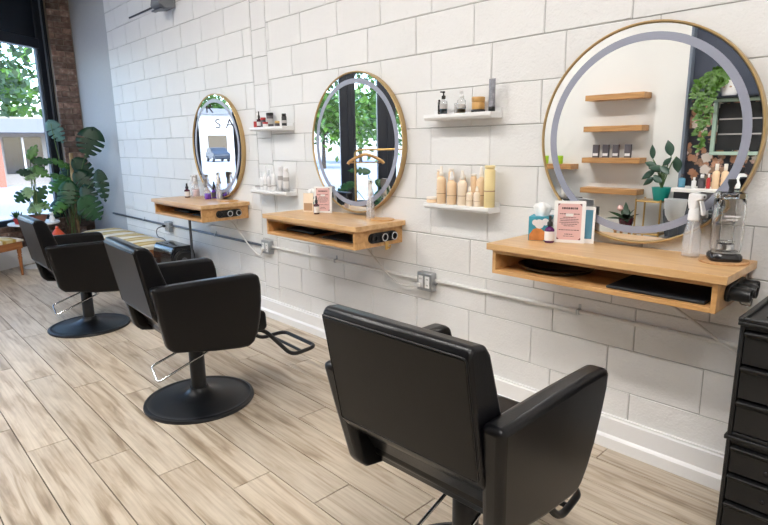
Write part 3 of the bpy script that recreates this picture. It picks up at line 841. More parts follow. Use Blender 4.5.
# nearest desk
def tissue_box(label, loc, rz=0, s=1.):
    t = thing('tissue_box', label, 'tissue box', loc, rz)
    bm = new(); box(bm, -.055 * s, .055 * s, -.055 * s, .055 * s, 0, .125 * s); cb = link('carton', bm, 'teal_print', t, bevel=.002)
    bm = new()
    for sx in (0, 1):   # orange leaf prints on two faces
        pts = [(-.05, .002), (.02, .002), (.05, .02), (.035, .045), (0, .07), (-.03, .06), (-.05, .03)]
        if sx == 0: v = [bm.verts.new((x * s, -.0558 * s, z * s)) for x, z in pts]
        else: v = [bm.verts.new((.0558 * s, x * s, z * s)) for x, z in pts]
        bm.faces.new(v)
    link('leaf_print', bm, 'orange_print', cb)
    bm = new()
    for kx, (cx, cz, r) in enumerate([(.0, .088, .024), (.03, .1, .018), (-.022, .095, .015)]):
        v = [bm.verts.new((cx * s + r * s * math.cos(2 * PI * q / 16), -.0561 * s, cz * s + r * s * math.sin(2 * PI * q / 16))) for q in range(16)]; bm.faces.new(v)
        v = [bm.verts.new((.0561 * s, cx * s + r * s * math.cos(2 * PI * q / 16), cz * s + r * s * math.sin(2 * PI * q / 16))) for q in range(16)]; bm.faces.new(v)
    link('dot_print', bm, 'label_white', cb)
    bm = new(); rr = random.Random(5); N = 28
    rows = []
    for f, rad, z in ((0, .030, .120), (.3, .034, .145), (.6, .040, .168), (.8, .030, .182), (1, .012, .19)):
        rows.append([bm.verts.new((s * (rad * (1 + .35 * math.sin(5 * 2 * PI * q / N + f * 2) * (.3 + f))) * math.cos(2 * PI * q / N), s * rad * .75 * (1 + .3 * math.sin(4 * 2 * PI * q / N)) * math.sin(2 * PI * q / N), s * (z + rr.uniform(-.006, .006)))) for q in range(N)])
    for a, c in zip(rows, rows[1:]):
        for q in range(N): bm.faces.new((a[q], a[(q + 1) % N], c[(q + 1) % N], c[q]))
    bm.faces.new(rows[-1]); link('tissue', bm, 'tissue_white', t, smooth=80)
    return t
tissue_box('teal and orange printed tissue box with a white tissue standing up on the nearest desk', (-1.385, -.115, DZ[0]), .35, .9)
dropper_bottle('purple dropper bottle with a bright label beside the tissue box', (-1.312, -.165, DZ[0]), .0215, .125, 'purple_liquid', 'label_white')
frame_sign('white framed pink notice standing on the nearest desk', (-1.243, -.120, DZ[0]), .42, .136, .190)
t = thing('photo_card', 'blue and white card leaning behind the pink notice on the nearest desk', 'card', (-1.180, -.075, DZ[0]), .30)
R = Matrix.Rotation(-.10, 4, 'X')
bm = new(); box(bm, -.032, .032, 0, .004, 0, .165, mat=R); link('card_sheet', bm, 'paper_white', t)
bm = new(); box(bm, -.018, .022, -.0008, 0, .02, .15, mat=R); link('print', bm, 'blue_liquid', t)
spray_bottle('clear mist spray bottle with a white head beside the glass barber jar', (-.742, -.080, DZ[0]), .250, .033, 1.2)
bm = new(); lathe(bm, cyl(.084, 0, .008), 40)
tag(link('coaster', bm, 'cork', loc=(-.617, -.106, DZ[0]), smooth=40), 'round cork coaster under the glass barber jar', 'coaster')
t = thing('disinfectant_jar', 'tall glass barber jar with a steel basket and black base on a cork coaster', 'jar', (-.617, -.106, DZ[0] + .008), .5)
def rsq(r, k=.42):
    """rounded-square ring points"""
    return [(r * math.copysign(abs(math.cos(a)) ** k, math.cos(a)), r * math.copysign(abs(math.sin(a)) ** k, math.sin(a))) for a in [2 * PI * q / 40 for q in range(40)]]
def sqlathe(bm, prof, k=.55):
    rings = [[bm.verts.new((x, y, z)) for x, y in rsq(r, k)] if r > 1e-6 else None for r, z in prof]
    for a, c in zip(rings, rings[1:]):
        if a and c:
            for q in range(40): bm.faces.new((a[q], a[(q + 1) % 40], c[(q + 1) % 40], c[q]))
    return rings
bm = new(); rg = sqlathe(bm, [(.052, 0), (.056, .006), (.055, .02), (.048, .030)]); bm.faces.new(rg[0]); bm.faces.new(rg[-1]); link('jar_base', bm, 'black_gloss', t, smooth=50)
bm = new(); rg = sqlathe(bm, [(.047, .031), (.049, .06), (.050, .20), (.048, .225), (.044, .232), (.042, .228), (.046, .20), (.0455, .06), (.044, .036)]); bm.faces.new(rg[-1]); bm.faces.new(rg[0]); link('glass_body', bm, 'clear_glass', t, smooth=50)
bm = new(); rg = sqlathe(bm, [(.049, .233), (.050, .240), (.048, .250), (.030, .256)]); bm.faces.new(rg[0]); bm.faces.new(rg[-1]); ld = link('lid', bm, 'smoke_glass', t, smooth=50)
bm = new(); lathe(bm, [(0, .256), (.010, .256), (.008, .270), (.015, .288), (.013, .300), (0, .302)], 20); link('knob', bm, 'black_plastic', ld, smooth=50)
bm = new()
for sx in (-.022, .022): tube(bm, [(sx, 0, .045), (sx, 0, .252)], .0016, 6)
for zz in (.07, .15): tube(bm, [(.03 * math.cos(2 * PI * q / 24), .03 * math.sin(2 * PI * q / 24), zz) for q in range(24)], .0016, 6, True)
lathe(bm, [(0, .042), (.030, .042), (.030, .062), (.029, .062), (.029, .044), (0, .044)], 24)
link('basket', bm, 'chrome', t, smooth=50)
bm = new()
for sg in (-1, 1): box(bm, -.020, .020, sg * .0503 - .0003, sg * .0503 + .0003, .155, .159); box(bm, -.026, .026, sg * .0503 - .0003, sg * .0503 + .0003, .166, .172)
link('jar_print', bm, 'label_white', t)
# middle desk
t = thing('photo_card', 'small brown-pink photo card standing on the middle desk', 'card', (-3.215, -.130, DZ[1]), .50)
bm = new(); box(bm, -.038, .038, 0, .004, 0, .130, mat=R); link('card_sheet', bm, 'peach_pale', t)
bm = new(); box(bm, -.032, .032, -.0008, 0, .008, .06, mat=R); link('print', bm, 'print_brown', t)
frame_sign('white framed pink notice standing on the middle desk', (-3.085, -.100, DZ[1]), .60, .128, .180)
dropper_bottle('dark wine dropper bottle in front of the notice on the middle desk', (-3.062, -.170, DZ[1]), .0185, .124, 'wine')
tissue_box('teal tissue box with a white tissue behind the notice on the middle desk', (-3.255, -.060, DZ[1]), .0, .80)
spray_bottle('clear mist spray bottle with a white head on the middle desk', (-2.603, -.095, DZ[1]), .246, .026, 1.0)
bm = new(); lathe(bm, cyl(.075, 0, .007), 40)
tag(link('coaster', bm, 'maple', loc=(-2.505, -.085, DZ[1]), smooth=40), 'empty round wooden coaster at the right end of the middle desk', 'coaster')
# farthest desk
dropper_bottle('dark wine dropper bottle at the left end of the farthest desk', (-5.045, -.170, DZ[2]), .026, .132, 'wine')
spray_bottle('pink-filled mist spray bottle at the back left of the farthest desk', (-5.040, -.085, DZ[2]), .205, .034, .8, liquid='pink_soap')
spray_bottle('pale mist spray bottle behind the dark dropper on the farthest desk', (-5.135, -.06, DZ[2]), .200, .030, .3)
spray_bottle('slim clear bottle with a grey head in the middle of the farthest desk', (-4.815, -.095, DZ[2]), .180, .022, .5, head='label_grey')
bottle('violet_jar', 'bright violet glass jar with a clear lid on the farthest desk', 'jar', (-4.728, -.125, DZ[2]), [('jar_body', 'violet', cyl(.028, 0, .052)), ('lid', 'clear_plastic', cyl(.026, .053, .082))])
dropper_bottle('violet dropper bottle behind the violet jar', (-4.760, -.05, DZ[2]), .018, .130, 'violet', 'label_dark')
bottle('violet_jar', 'low dark blue jar next to the clear spray bottle on the farthest desk', 'jar', (-4.665, -.060, DZ[2]), [('jar_body', 'violet', cyl(.018, 0, .045)), ('lid', 'label_dark', cyl(.018, .045, .07))])
spray_bottle('clear mist spray bottle with a white head at the right of the farthest desk', (-4.590, -.085, DZ[2]), .243, .027, 1.0)
bm = new(); lathe(bm, cyl(.078, 0, .007), 40)
tag(link('coaster', bm, 'maple', loc=(-4.405, -.095, DZ[2]), smooth=40), 'empty round wooden coaster at the right end of the farthest desk', 'coaster')

# ------------------------------------------------------------------ conduit, boxes, cords
def conduit(label, xa, xb, z, mat, straps, grp):
    t = thing('conduit', label, 'conduit', (0, 0, 0), 0, grp)
    bm = new(); tube(bm, [(xa, -.013, z), (xb, -.013, z)], .011, 12); link('pipe', bm, mat, t, smooth=50)
    for x in straps:
        bm = new(); box(bm, x - .008, x + .008, -.027, 0, z - .013, z + .013); box(bm, x - .007, x + .007, -.004, 0, z + .013, z + .035)
        s = link('strap', bm, 'galvanised', t, bevel=.003); s['label'] = 'galvanised pipe strap'
BOXES = [(-2.19, .618, 'galvanised outlet box on the block wall between the near chair and middle desk'), (-3.945, .612, 'galvanised outlet box on the block wall between the middle and farthest desks'), (-5.89, .592, 'galvanised outlet box with a black plug beside the vacuum')]
G = 'conduit runs on the block wall'
conduit('white conduit pipe along the wall under the nearest desk', -2.13, XR, .630, 'conduit_white', [-1.226, .3], G)
conduit('white conduit pipe along the wall under the middle desk', -3.885, -2.25, .618, 'conduit_white', [-3.07], G)
conduit('dark conduit pipe along the wall under the farthest desk', -5.83, -4.005, .610, 'dark_steel', [-4.863], G)
conduit('dark conduit pipe along the wall behind the yellow bench', -7.62, -5.95, .600, 'dark_steel', [-6.6], G)
for i, (x, z, lab) in enumerate(BOXES):
    t = thing('outlet_box', lab, 'outlet', (x, 0, z), 0, 'outlet boxes on the block wall')
    bm = new(); box(bm, -.058, .058, -.048, 0, -.056, .056); bx = link('housing', bm, 'galvanised', t, bevel=.006)
    for s in (-1, 1):
        bm = new(); lathe(bm, [(0, 0), (.015, 0), (.015, .012), (.0125, .014), (0, .014)], 16, (s * .058 - (.014 if s < 0 else 0), -.013, .0), 'x'); link('connector', bm, 'galvanised', bx, smooth=45)
    for s in (-.026, .026):
        bm = new(); box(bm, s - .017, s + .017, -.0515, -.048, -.036, .036)
        f = link('receptacle', bm, 'white_plastic' if i < 2 else 'label_grey', t, bevel=.004)
        bm = new()
        for dz in (-.018, .018):
            box(bm, s - .006, s - .003, -.0520, -.0515, dz - .004, dz + .004); box(bm, s + .003, s + .006, -.0520, -.0515, dz - .004, dz + .004)
        link('slot', bm, 'black_plastic', f)
def cord(label, pts, mat, r=.0035, plug=None):
    t = thing('power_cord', label, 'cord', (0, 0, 0))
    bm = new(); tube(bm, smooth_path(pts, 8), r, 8); link('cable', bm, mat, t, smooth=60)
    if plug:
        bm = new(); box(bm, plug[0] - .014, plug[0] + .014, plug[1], -.0525, plug[2] - .012, plug[2] + .012); link('plug', bm, mat, t, bevel=.004)
cord('white cord hanging from the middle desk to the nearer outlet box', [(-2.74, -.06, .815), (-2.72, -.04, .77), (-2.62, -.034, .685), (-2.50, -.034, .60), (-2.40, -.034, .565), (-2.28, -.04, .575), (-2.216, -.065, .60)], 'conduit_white', .006, (-2.216, -.075, .60))
cord('white cord hanging from the farthest desk to the middle outlet box', [(-4.50, -.08, .81), (-4.46, -.04, .76), (-4.30, -.034, .64), (-4.15, -.034, .55), (-4.05, -.036, .53), (-3.99, -.05, .57), (-3.972, -.065, .594)], 'conduit_white', .006, (-3.972, -.075, .594))
cord('pale grey cord trailing down the wall from the nearest desk towards the drawer cart', [(-.90, -.03, .852), (-.86, -.014, .775), (-.70, -.022, .685), (-.60, -.034, .63), (-.50, -.026, .57), (-.40, -.010, .50), (-.25, -.010, .36)], 'conduit_white', .006)
cord('black cord looping from the outlet box to the vacuum', [(-5.916, -.066, .60), (-5.97, -.11, .575), (-5.99, -.12, .53), (-5.93, -.13, .49), (-5.80, -.13, .485), (-5.70, -.14, .45), (-5.65, -.16, .38), (-5.618, -.17, .33)], 'black_plastic', .005, (-5.916, -.08, .60))

# stationary dustpan vacuum
t = thing('floor_vacuum', 'black box-shaped floor vacuum with a round face standing under the farthest desk', 'vacuum', (-5.42, -.20, 0))
bm = new()
pts = [(-.20, 0), (.20, 0), (.20, .35)] + [(.20 - .08 * (1 - math.cos(a)), .35 + .12 * math.sin(a)) for a in [PI / 2 * k / 8 for k in range(1, 9)]] + [(-.20 + .08 * (1 - math.cos(a)), .35 + .12 * math.sin(a)) for a in [PI / 2 * k / 8 for k in range(8, 0, -1)]] + [(-.20, .35)]
a = [bm.verts.new((-.20, y * .6, z + .02)) for y, z in pts]; c = [bm.verts.new((.24, y * .6, z + .02)) for y, z in pts]
bm.faces.new(a); bm.faces.new(c)
for i in range(len(pts)): bm.faces.new((a[i], a[(i + 1) % len(pts)], c[(i + 1) % len(pts)], c[i]))
vb = link('body', bm, 'black_gloss', t, bevel=.012, seg=3)
bm = new(); lathe(bm, [(0, 0), (.105, 0), (.105, .012), (.098, .018), (.085, .018), (.08, .012), (0, .012)], 40, (.24, 0, .35), 'x'); link('round_face', bm, 'black_plastic', vb, smooth=45)
bm = new(); lathe(bm, cyl(.03, .012, .02), 24, (.24, 0, .35), 'x'); link('dial', bm, 'dark_steel', vb, smooth=45)
bm = new(); box(bm, -.19, .23, -.124, -.1195, .06, .075); link('inlet', bm, 'rubber', vb)
# thin pole
t = thing('support_pole', 'thin grey metal pole standing on the floor beneath the farthest desk', 'pole', (-4.98, -.20, 0))
bm = new(); tube(bm, [(0, 0, .006), (0, 0, .809)], .012, 12); link('shaft', bm, 'dark_steel', t, smooth=60)
bm = new(); lathe(bm, cyl(.05, 0, .007), 24); link('foot_plate', bm, 'dark_steel', t, smooth=40)
# wall box near the ceiling
t = thing('wall_light', 'grey box-shaped wall light high up with a black cable running left', 'wall light', (-5.42, 0, 2.76))
bm = new(); prism(bm, [(0, -.08), (-.10, -.10), (-.16, -.06), (-.13, .10), (-.10, .12), (0, .12)], -.10, .10); link('housing', bm, 'facade_grey', t, bevel=.01)
bm = new(); box(bm, -.10, .10, -.15, -.11, -.108, -.096); link('lens', bm, 'dark_steel', t)
bm = new(); tube(bm, smooth_path([(-.10, -.012, .005), (-.55, -.008, .005), (-1.02, -.008, .006)], 5), .009, 8); link('cable', bm, 'black_plastic', t, smooth=60)

# ------------------------------------------------------------------ drawer cart (black, two stacked units)
t = thing('drawer_cart', 'black plastic salon drawer cart at the near end of the block wall', 'cart', (-.446, -.505, 0))
CW, CD = .36, .42
def unit(z0, z1, nd, nm):
    bm = new()
    th = .014
    box(bm, 0, th, 0, CD, z0, z1); box(bm, CW - th, CW, 0, CD, z0, z1); box(bm, th, CW - th, CD - th, CD, z0, z1)
    box(bm, th, CW - th, 0, CD - th, z0, z0 + th); box(bm, th, CW - th, 0, CD - th, z1 - th, z1)
    u = link(nm, bm, 'black_plastic', t, bevel=.004)
    hh = (z1 - z0 - 2 * th) / nd
    for k in range(nd):
        a = z0 + th + hh * k
        bm = new()
        y0 = -.004
        prism(bm, [(y0, a + .004), (y0, a + hh * .80), (y0 - .012, a + hh * .88), (y0 - .014, a + hh - .004), (.02, a + hh - .004), (.02, a + hh * .8), (.012, a + .004)], th + .003, CW - th - .003)
        box(bm, th + .004, CW - th - .004, .02, CD - .03, a + .004, a + hh * .8)
        d = link('drawer', bm, 'black_plastic', t, bevel=.003)
        if z0 < .4:
            bm = new(); lathe(bm, cyl(.008, -.008, -.004, .001), 14, (CW / 2 - .06, 0, a + hh * .4), 'y'); link('screw', bm, 'black_gloss', d, smooth=45)
    return u
unit(.046, .475, 4, 'lower_unit'); unit(.490, .862, 3, 'upper_unit')
bm = new(); box(bm, -.006, CW + .006, -.008, CD, .475, .490); link('spacer', bm, 'black_plastic', t, bevel=.003)
bm = new(); box(bm, -.004, CW + .004, -.012, CD, .862, .874)
for q in ((-.004, .012, -.012, CD), (CW - .012, CW + .004, -.012, CD), (.012, CW - .012, -.012, .006), (.012, CW - .012, CD - .012, CD)): box(bm, q[0], q[1], q[2], q[3], .874, .888)
tp = link('top_tray', bm, 'black_plastic', t, bevel=.003)
for k in range(5):
    bm = new(); box(bm, .05 + .055 * k, .085 + .055 * k, .08, .32, .8742, .880); link('slot', bm, 'black_gloss', tp, bevel=.002)
for sx in (.04, CW - .04):
    for sy in (.05, CD - .05):
        bm = new(); lathe(bm, cyl(.022, -.011, .011, .003), 18, (sx, sy, .0225), 'x'); box(bm, sx - .014, sx + .014, sy - .012, sy + .012, .026, .046); link('caster', bm, 'rubber', t, smooth=45)

# ------------------------------------------------------------------ benches
def turned_leg(h):
    return [(0, 0), (.012, 0), (.014, .02), (.019, h * .55), (.022, h * .68), (.015, h * .72), (.024, h * .76), (.015, h * .80), (.022, h * .83), (.024, h), (0, h)]
def bench(label, loc, rz, L, D, H):
    t = thing('bench', label, 'bench', loc, rz)
    bm = new(); z = H - .055
    for q in ((0, L, 0, .022), (0, L, D - .022, D), (0, .022, .022, D - .022), (L - .022, L, .022, D - .022)): box(bm, q[0], q[1], q[2], q[3], z - .085, z)
    link('apron', bm, 'bench_wood', t, bevel=.003)
    for x in (.028, L - .028):
        for y in (.028, D - .028):
            bm = new(); lathe(bm, turned_leg(z - .085), 16, (x, y, 0)); box(bm, x - .024, x + .024, y - .024, y + .024, z - .085, z - .001); link('leg', bm, 'bench_wood', t, smooth=45)
    bm = new(); nx = max(8, int(L / .08)); ny = 6; rows = []
    for i in range(nx + 1):
        rows.append([bm.verts.new((-.012 + (L + .024) * i / nx, -.012 + (D + .024) * j / ny, z + .055 * (1 - .35 * (abs(2 * j / ny - 1) ** 4) - .35 * (abs(2 * i / nx - 1) ** 10)) + .004 * math.sin(i * 2.1 + j))) for j in range(ny + 1)])
    for a, c in zip(rows, rows[1:]):
        for j in range(ny): bm.faces.new((a[j], a[j + 1], c[j + 1], c[j]))
    r = bmesh.ops.extrude_face_region(bm, geom=bm.faces[:])
    for v in r['geom']:
        if isinstance(v, bmesh.types.BMVert): v.co.z = z + .001
    link('cushion', bm, 'striped_cloth', t, smooth=60)
    return t
bench('wooden bench with a yellow striped cushion along the block wall beside the vacuum', (-7.45, -.46, 0), .0, 1.70, .42, .45)
bench('wooden bench with turned legs and a cream cushion in front of the shop window', (-7.775, -1.315, 0), ANG, 1.1, .40, .45)

# ------------------------------------------------------------------ leaves and plants
def add_leaf(bm, base, d, nrm, L, W, notch=5, depth=.6, droop=.25, fold=.12, heart=True, mi=0):
    d = Vector(d).normalized(); nrm = Vector(nrm); nrm = (nrm - d * nrm.dot(d)).normalized(); s = d.cross(nrm)
    N = 36 if notch else 10
    rows = []
    for i in range(N + 1):
        f = i / N
        if heart:
            w = math.sqrt(max(0, 1 - ((f - .36) / .37) ** 2)) if f < .36 else 1 - ((f - .36) / .64) ** 2.0
            w *= W / 2
        else: w = math.sin(PI * f ** .8) * W / 2
        if i in (0, N): w = .0005
        k = 1.
        if notch:
            ph = (f * (notch + .6)) % 1
            if .20 < f < .90 and ph > .70: k = 1 - depth
        w2 = w * k; x = L * (f - (.10 * abs(1 - f) if heart else 0))
        row = []
        for u in (-1, -.5, 0, .5, 1):
            back = -.20 * L * abs(u) * (1 - f) ** 1.5 if heart else 0
            z = -droop * L * f * f - fold * abs(u) * w2 + .0
            row.append(bm.verts.new(Vector(base) + d * (L * f + back + .20 * w2 * abs(u)) + s * (u * w2) + nrm * z))
        rows.append(row)
    for a, c in zip(rows, rows[1:]):
        for j in range(4): bm.faces.new((a[j], a[j + 1], c[j + 1], c[j])).material_index = mi
def leaf_at(name, centre, L, W, d, nrm, mat, parent, org=(0, 0, 0), **k):
    """leaf whose middle sits at the world point `centre`"""
    bm = new(); d = Vector(d).normalized(); c = Vector(centre) - Vector(org)
    base = c - d * L * .5 + Vector(nrm).normalized() * k.get('droop', .25) * L * .25
    add_leaf(bm, base, d, nrm, L, W, **k)
    o = link(name, bm, mat, parent, smooth=80)
    md = o.modifiers.new('thick', 'SOLIDIFY'); md.thickness = .0012
    return base
ORG = (-8.22, -.36, 0)
t = thing('monstera_plant', 'tall potted monstera with split leaves and a coir pole by the brick pier', 'plant', ORG)
bm = new(); lathe(bm, [(0, 0), (.12, 0), (.15, .24), (.155, .26), (.14, .26), (.135, .22), (0, .22)], 32); pot = link('pot', bm, 'facade_grey', t, smooth=40)
bm = new(); lathe(bm, [(0, .2205), (.134, .2205), (.13, .232), (0, .236)], 24); link('soil', bm, 'soil', pot, smooth=60)
bm = new(); tube(bm, [(.01, .06, .2), (.01, .07, .8), (0, .10, 1.36)], .026, 12); link('moss_pole', bm, 'coir', t, smooth=60)
CV = (.96, -.26, .12)
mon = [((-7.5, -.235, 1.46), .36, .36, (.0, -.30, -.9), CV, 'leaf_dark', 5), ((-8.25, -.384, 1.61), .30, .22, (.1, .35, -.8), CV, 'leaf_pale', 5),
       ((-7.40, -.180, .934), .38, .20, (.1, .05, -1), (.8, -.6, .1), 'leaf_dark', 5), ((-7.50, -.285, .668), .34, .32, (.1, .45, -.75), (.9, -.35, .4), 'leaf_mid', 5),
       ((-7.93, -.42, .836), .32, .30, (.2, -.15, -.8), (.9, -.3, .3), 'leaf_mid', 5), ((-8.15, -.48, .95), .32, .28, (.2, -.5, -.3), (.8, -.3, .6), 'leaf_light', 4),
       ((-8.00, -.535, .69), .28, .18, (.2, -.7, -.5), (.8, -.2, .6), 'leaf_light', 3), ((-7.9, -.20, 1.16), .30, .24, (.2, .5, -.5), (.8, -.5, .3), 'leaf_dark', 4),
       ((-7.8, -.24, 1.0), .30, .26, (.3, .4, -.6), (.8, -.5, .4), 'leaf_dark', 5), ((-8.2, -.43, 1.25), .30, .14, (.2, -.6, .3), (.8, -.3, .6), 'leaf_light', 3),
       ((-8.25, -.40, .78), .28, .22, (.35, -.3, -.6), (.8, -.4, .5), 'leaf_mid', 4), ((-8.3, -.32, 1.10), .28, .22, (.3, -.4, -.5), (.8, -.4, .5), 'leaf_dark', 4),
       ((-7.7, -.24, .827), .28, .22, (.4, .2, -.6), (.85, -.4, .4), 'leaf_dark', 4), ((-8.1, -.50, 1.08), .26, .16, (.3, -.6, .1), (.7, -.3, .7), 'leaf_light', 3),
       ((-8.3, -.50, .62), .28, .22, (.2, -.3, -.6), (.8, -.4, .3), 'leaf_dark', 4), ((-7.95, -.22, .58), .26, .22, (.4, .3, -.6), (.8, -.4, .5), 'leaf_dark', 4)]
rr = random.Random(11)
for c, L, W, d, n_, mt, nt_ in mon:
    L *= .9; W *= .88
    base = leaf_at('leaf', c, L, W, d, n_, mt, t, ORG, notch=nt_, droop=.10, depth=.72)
    bm = new(); p0 = Vector((rr.uniform(-.05, .05), rr.uniform(-.04, .09), .23 + rr.uniform(0, .25)))
    mid = (p0 + base) / 2 + Vector((-.03, 0, .10))
    tube(bm, smooth_path([p0, mid, base], 6), .007, 6, r1=.004); link('stem', bm, 'stem_green', t, smooth=60)
bm = new()
for k in range(12):
    x, y = rr.uniform(-.09, .09), rr.uniform(-.09, .09)
    tube(bm, smooth_path([(x, y, .235), (x * 1.1 + rr.uniform(-.03, .03), y + rr.uniform(-.05, .05), .45), (x + rr.uniform(-.05, .05), y + rr.uniform(-.06, .06), .75)], 4), .006, 5)
link('aerial_root', bm, 'stem_brown', t, smooth=60)

# round white table
TB = (-7.86, -.86, 0); TZ = .55
t = thing('side_table', 'small round white side table holding potted plants by the window', 'table', TB)
bm = new(); lathe(bm, cyl(.275, TZ - .022, TZ, .005), 48); link('tabletop', bm, 'counter_white', t, smooth=40)
bm = new(); lathe(bm, [(0, .012), (.03, .012), (.022, .06), (.02, TZ - .05), (.06, TZ - .0225), (0, TZ - .0225)], 20); link('stem', bm, 'counter_white', t, smooth=50)
bm = new(); lathe(bm, [(0, 0), (.17, 0), (.17, .008), (.03, .014), (0, .014)], 32); link('foot', bm, 'counter_white', t, smooth=40)
VO = (-7.85, -.815, TZ)
t = thing('potted_plant', 'variegated climbing plant in a brown bowl pot on the round white table', 'plant', VO)
bm = new(); lathe(bm, [(0, 0), (.07, 0), (.095, .05), (.105, .085), (.098, .085), (.09, .07), (0, .07)], 28); pot = link('pot', bm, 'terracotta', t, smooth=40)
bm = new(); lathe(bm, [(0, .0705), (.088, .0705), (0, .08)], 24); link('soil', bm, 'soil', pot)
vp = [((-7.85, -.766, 1.40), .20, .11, (.1, .45, .75), 'leaf_light'), ((-7.85, -.835, 1.12), .22, .17, (.3, -.3, -.3), 'leaf_variegated'), ((-7.85, -.954, .86), .22, .17, (.4, -.6, -.35), 'leaf_mid'), ((-7.85, -.744, .90), .24, .15, (.2, .4, .65), 'leaf_mid'),
      ((-7.82, -.817, .72), .20, .16, (.4, .1, -.3), 'leaf_variegated'), ((-7.85, -.673, 1.27), .24, .11, (.1, .7, -.1), 'leaf_mid'), ((-7.85, -.90, 1.15), .18, .10, (.1, -.7, .1), 'leaf_dark'), ((-7.85, -.70, 1.14), .20, .13, (.2, .5, -.4), 'leaf_light'),
      ((-7.82, -.73, .74), .16, .12, (.4, .4, -.3), 'leaf_light'), ((-7.80, -.88, .70), .15, .10, (.4, -.4, -.2), 'leaf_variegated'), ((-7.85, -.88, .90), .16, .13, (.4, .0, -.5), 'leaf_variegated')]
for c, L, W, d, mt in vp:
    L *= .86; W *= 1.05
    base = leaf_at('leaf', c, L, W, d, (.9, -.28, .3), mt, t, VO, notch=3, depth=.5, droop=.10)
    bm = new(); p0 = Vector((rr.uniform(-.03, .03), rr.uniform(-.03, .03), .075))
    tube(bm, smooth_path([p0, (p0 + base) / 2 + Vector((-.01, rr.uniform(-.03, .03), .02)), base], 6), .005, 6); link('stem', bm, 'stem_green', t, smooth=60)
t = thing('succulent', 'spiky green succulent in a small red pot on the round white table', 'plant', (-7.80, -1.025, TZ))
bm = new(); lathe(bm, [(0, 0), (.045, 0), (.058, .07), (.05, .07), (.045, .06), (0, .06)], 24); link('pot', bm, 'red_paint', t, smooth=40)
bm = new()
for k in range(26):
    a = rr.uniform(0, 2 * PI); e = rr.uniform(.15, 1.2)
    add_leaf(bm, (.02 * math.cos(a), .02 * math.sin(a), .062), (math.cos(a) * math.cos(e), math.sin(a) * math.cos(e), math.sin(e)), (0, 0, 1) if e < 1 else (1, 0, 0), rr.uniform(.08, .12), .022, 0, heart=False, droop=.1)
o = link('foliage', bm, 'leaf_mid', t, smooth=80)
t = thing('cat_figurine', 'small white cat figurine on the round white table beside the brown pot', 'figurine', (-7.74, -.69, TZ), -.6)
bm = new(); lathe(bm, [(0, 0), (.030, 0), (.034, .02), (.028, .05), (.019, .07), (.016, .075)], 20); lathe(bm, [(0, .068), (.018, .074), (.023, .088), (.019, .104), (0, .110)], 20)
for s in (-1, 1): lathe(bm, [(.008, .102), (.004, .114), (0, .122)], 8, (0, s * .012, 0))
tube(bm, smooth_path([(-.03, 0, .01), (-.04, .02, .012), (-.02, .042, .012)], 5), .006, 8); link('figure', bm, 'paper_white', t, smooth=60)
t = thing('tagine_pot', 'red-orange cone-shaped pot with a knob on a wooden stool beneath the plants', 'pot', (-7.40, -.73, .404))
bm = new(); lathe(bm, [(0, 0), (.088, 0), (.092, .012), (.085, .02), (0, .02)], 32); link('dish', bm, 'red_orange', t, smooth=50)
bm = new(); lathe(bm, [(0, .0205), (.08, .0205), (.06, .045), (.03, .085), (.017, .10), (0, .10)], 32); lid = link('lid', bm, 'red_orange', t, smooth=50)
bm = new(); lathe(bm, [(0, .1), (.012, .1), (.020, .112), (.016, .125), (0, .128)], 20); link('knob', bm, 'red_orange', lid, smooth=50)
t = thing('stool', 'low wooden stool under the red cone-shaped pot', 'stool', (-7.40, -.73, 0))
bm = new(); lathe(bm, cyl(.12, .379, .404, .004), 32); link('seat', bm, 'bench_wood', t, smooth=40)
for k in range(3):
    a = 2 * PI * k / 3; bm = new(); tube(bm, [(.09 * math.cos(a), .09 * math.sin(a), 0), (.07 * math.cos(a), .07 * math.sin(a), .380)], .012, 10); link('leg', bm, 'bench_wood', t, smooth=60)

# ------------------------------------------------------------------ opposite side of the room (seen in the mirrors)
def wood_shelf(label, xa, xb, z, grp='thick wooden shelves on the white wall'):
    bm = new(); box(bm, xa, xb, YL, YL + .20, z - .062, z)
    return tag(link('wooden_shelf', bm, 'oak_shelf', bevel=.002), label, 'shelf', grp)
SH = [1.945, 1.592, 1.232, .878]
for z, lab in zip(SH, ('thick wooden wall shelf reflected in the nearest mirror, topmost and empty', 'thick wooden wall shelf reflected in the nearest mirror, second from the top and empty', 'thick wooden wall shelf reflected in the nearest mirror, carrying four dark boxes', 'thick wooden wall shelf reflected in the nearest mirror, lowest beside the teal pot')):
    wood_shelf(lab, -3.31, -2.63, z)
wood_shelf('short thick wooden shelf reflected in the nearest mirror, holding two lime cups', -4.20, -3.45, 1.150)
G = 'dark boxes on the wooden shelf'
for k, x in enumerate((-3.18, -3.06, -2.94, -2.80)):
    t = thing('product_box', 'dark product box on the reflected wooden shelf, ' + ('farthest from the rubber plant', 'second of the four', 'third of the four', 'closest to the rubber plant')[k], 'box', (x, YL + .11, SH[2]), 0, G)
    bm = new(); box(bm, -.035, .035, -.02, .02, 0, .15); link('carton', bm, 'label_dark', t, bevel=.001)
    bm = new(); box(bm, -.03, .03, .02, .0206, .02, .05); link('print', bm, 'label_white', t)
for k, x in enumerate((-3.86, -3.66)):
    bm = new(); lathe(bm, [(0, 0), (.04, 0), (.048, .01), (.05, .10), (.046, .10), (.043, .012), (0, .01)], 24)
    tag(link('lime_cup', bm, 'lime', loc=(x, YL + .11, 1.150), smooth=40), 'lime green cup on the short reflected shelf, ' + ('nearer the mirror edge' if k == 0 else 'nearer the long shelves'), 'cup', 'lime cups')
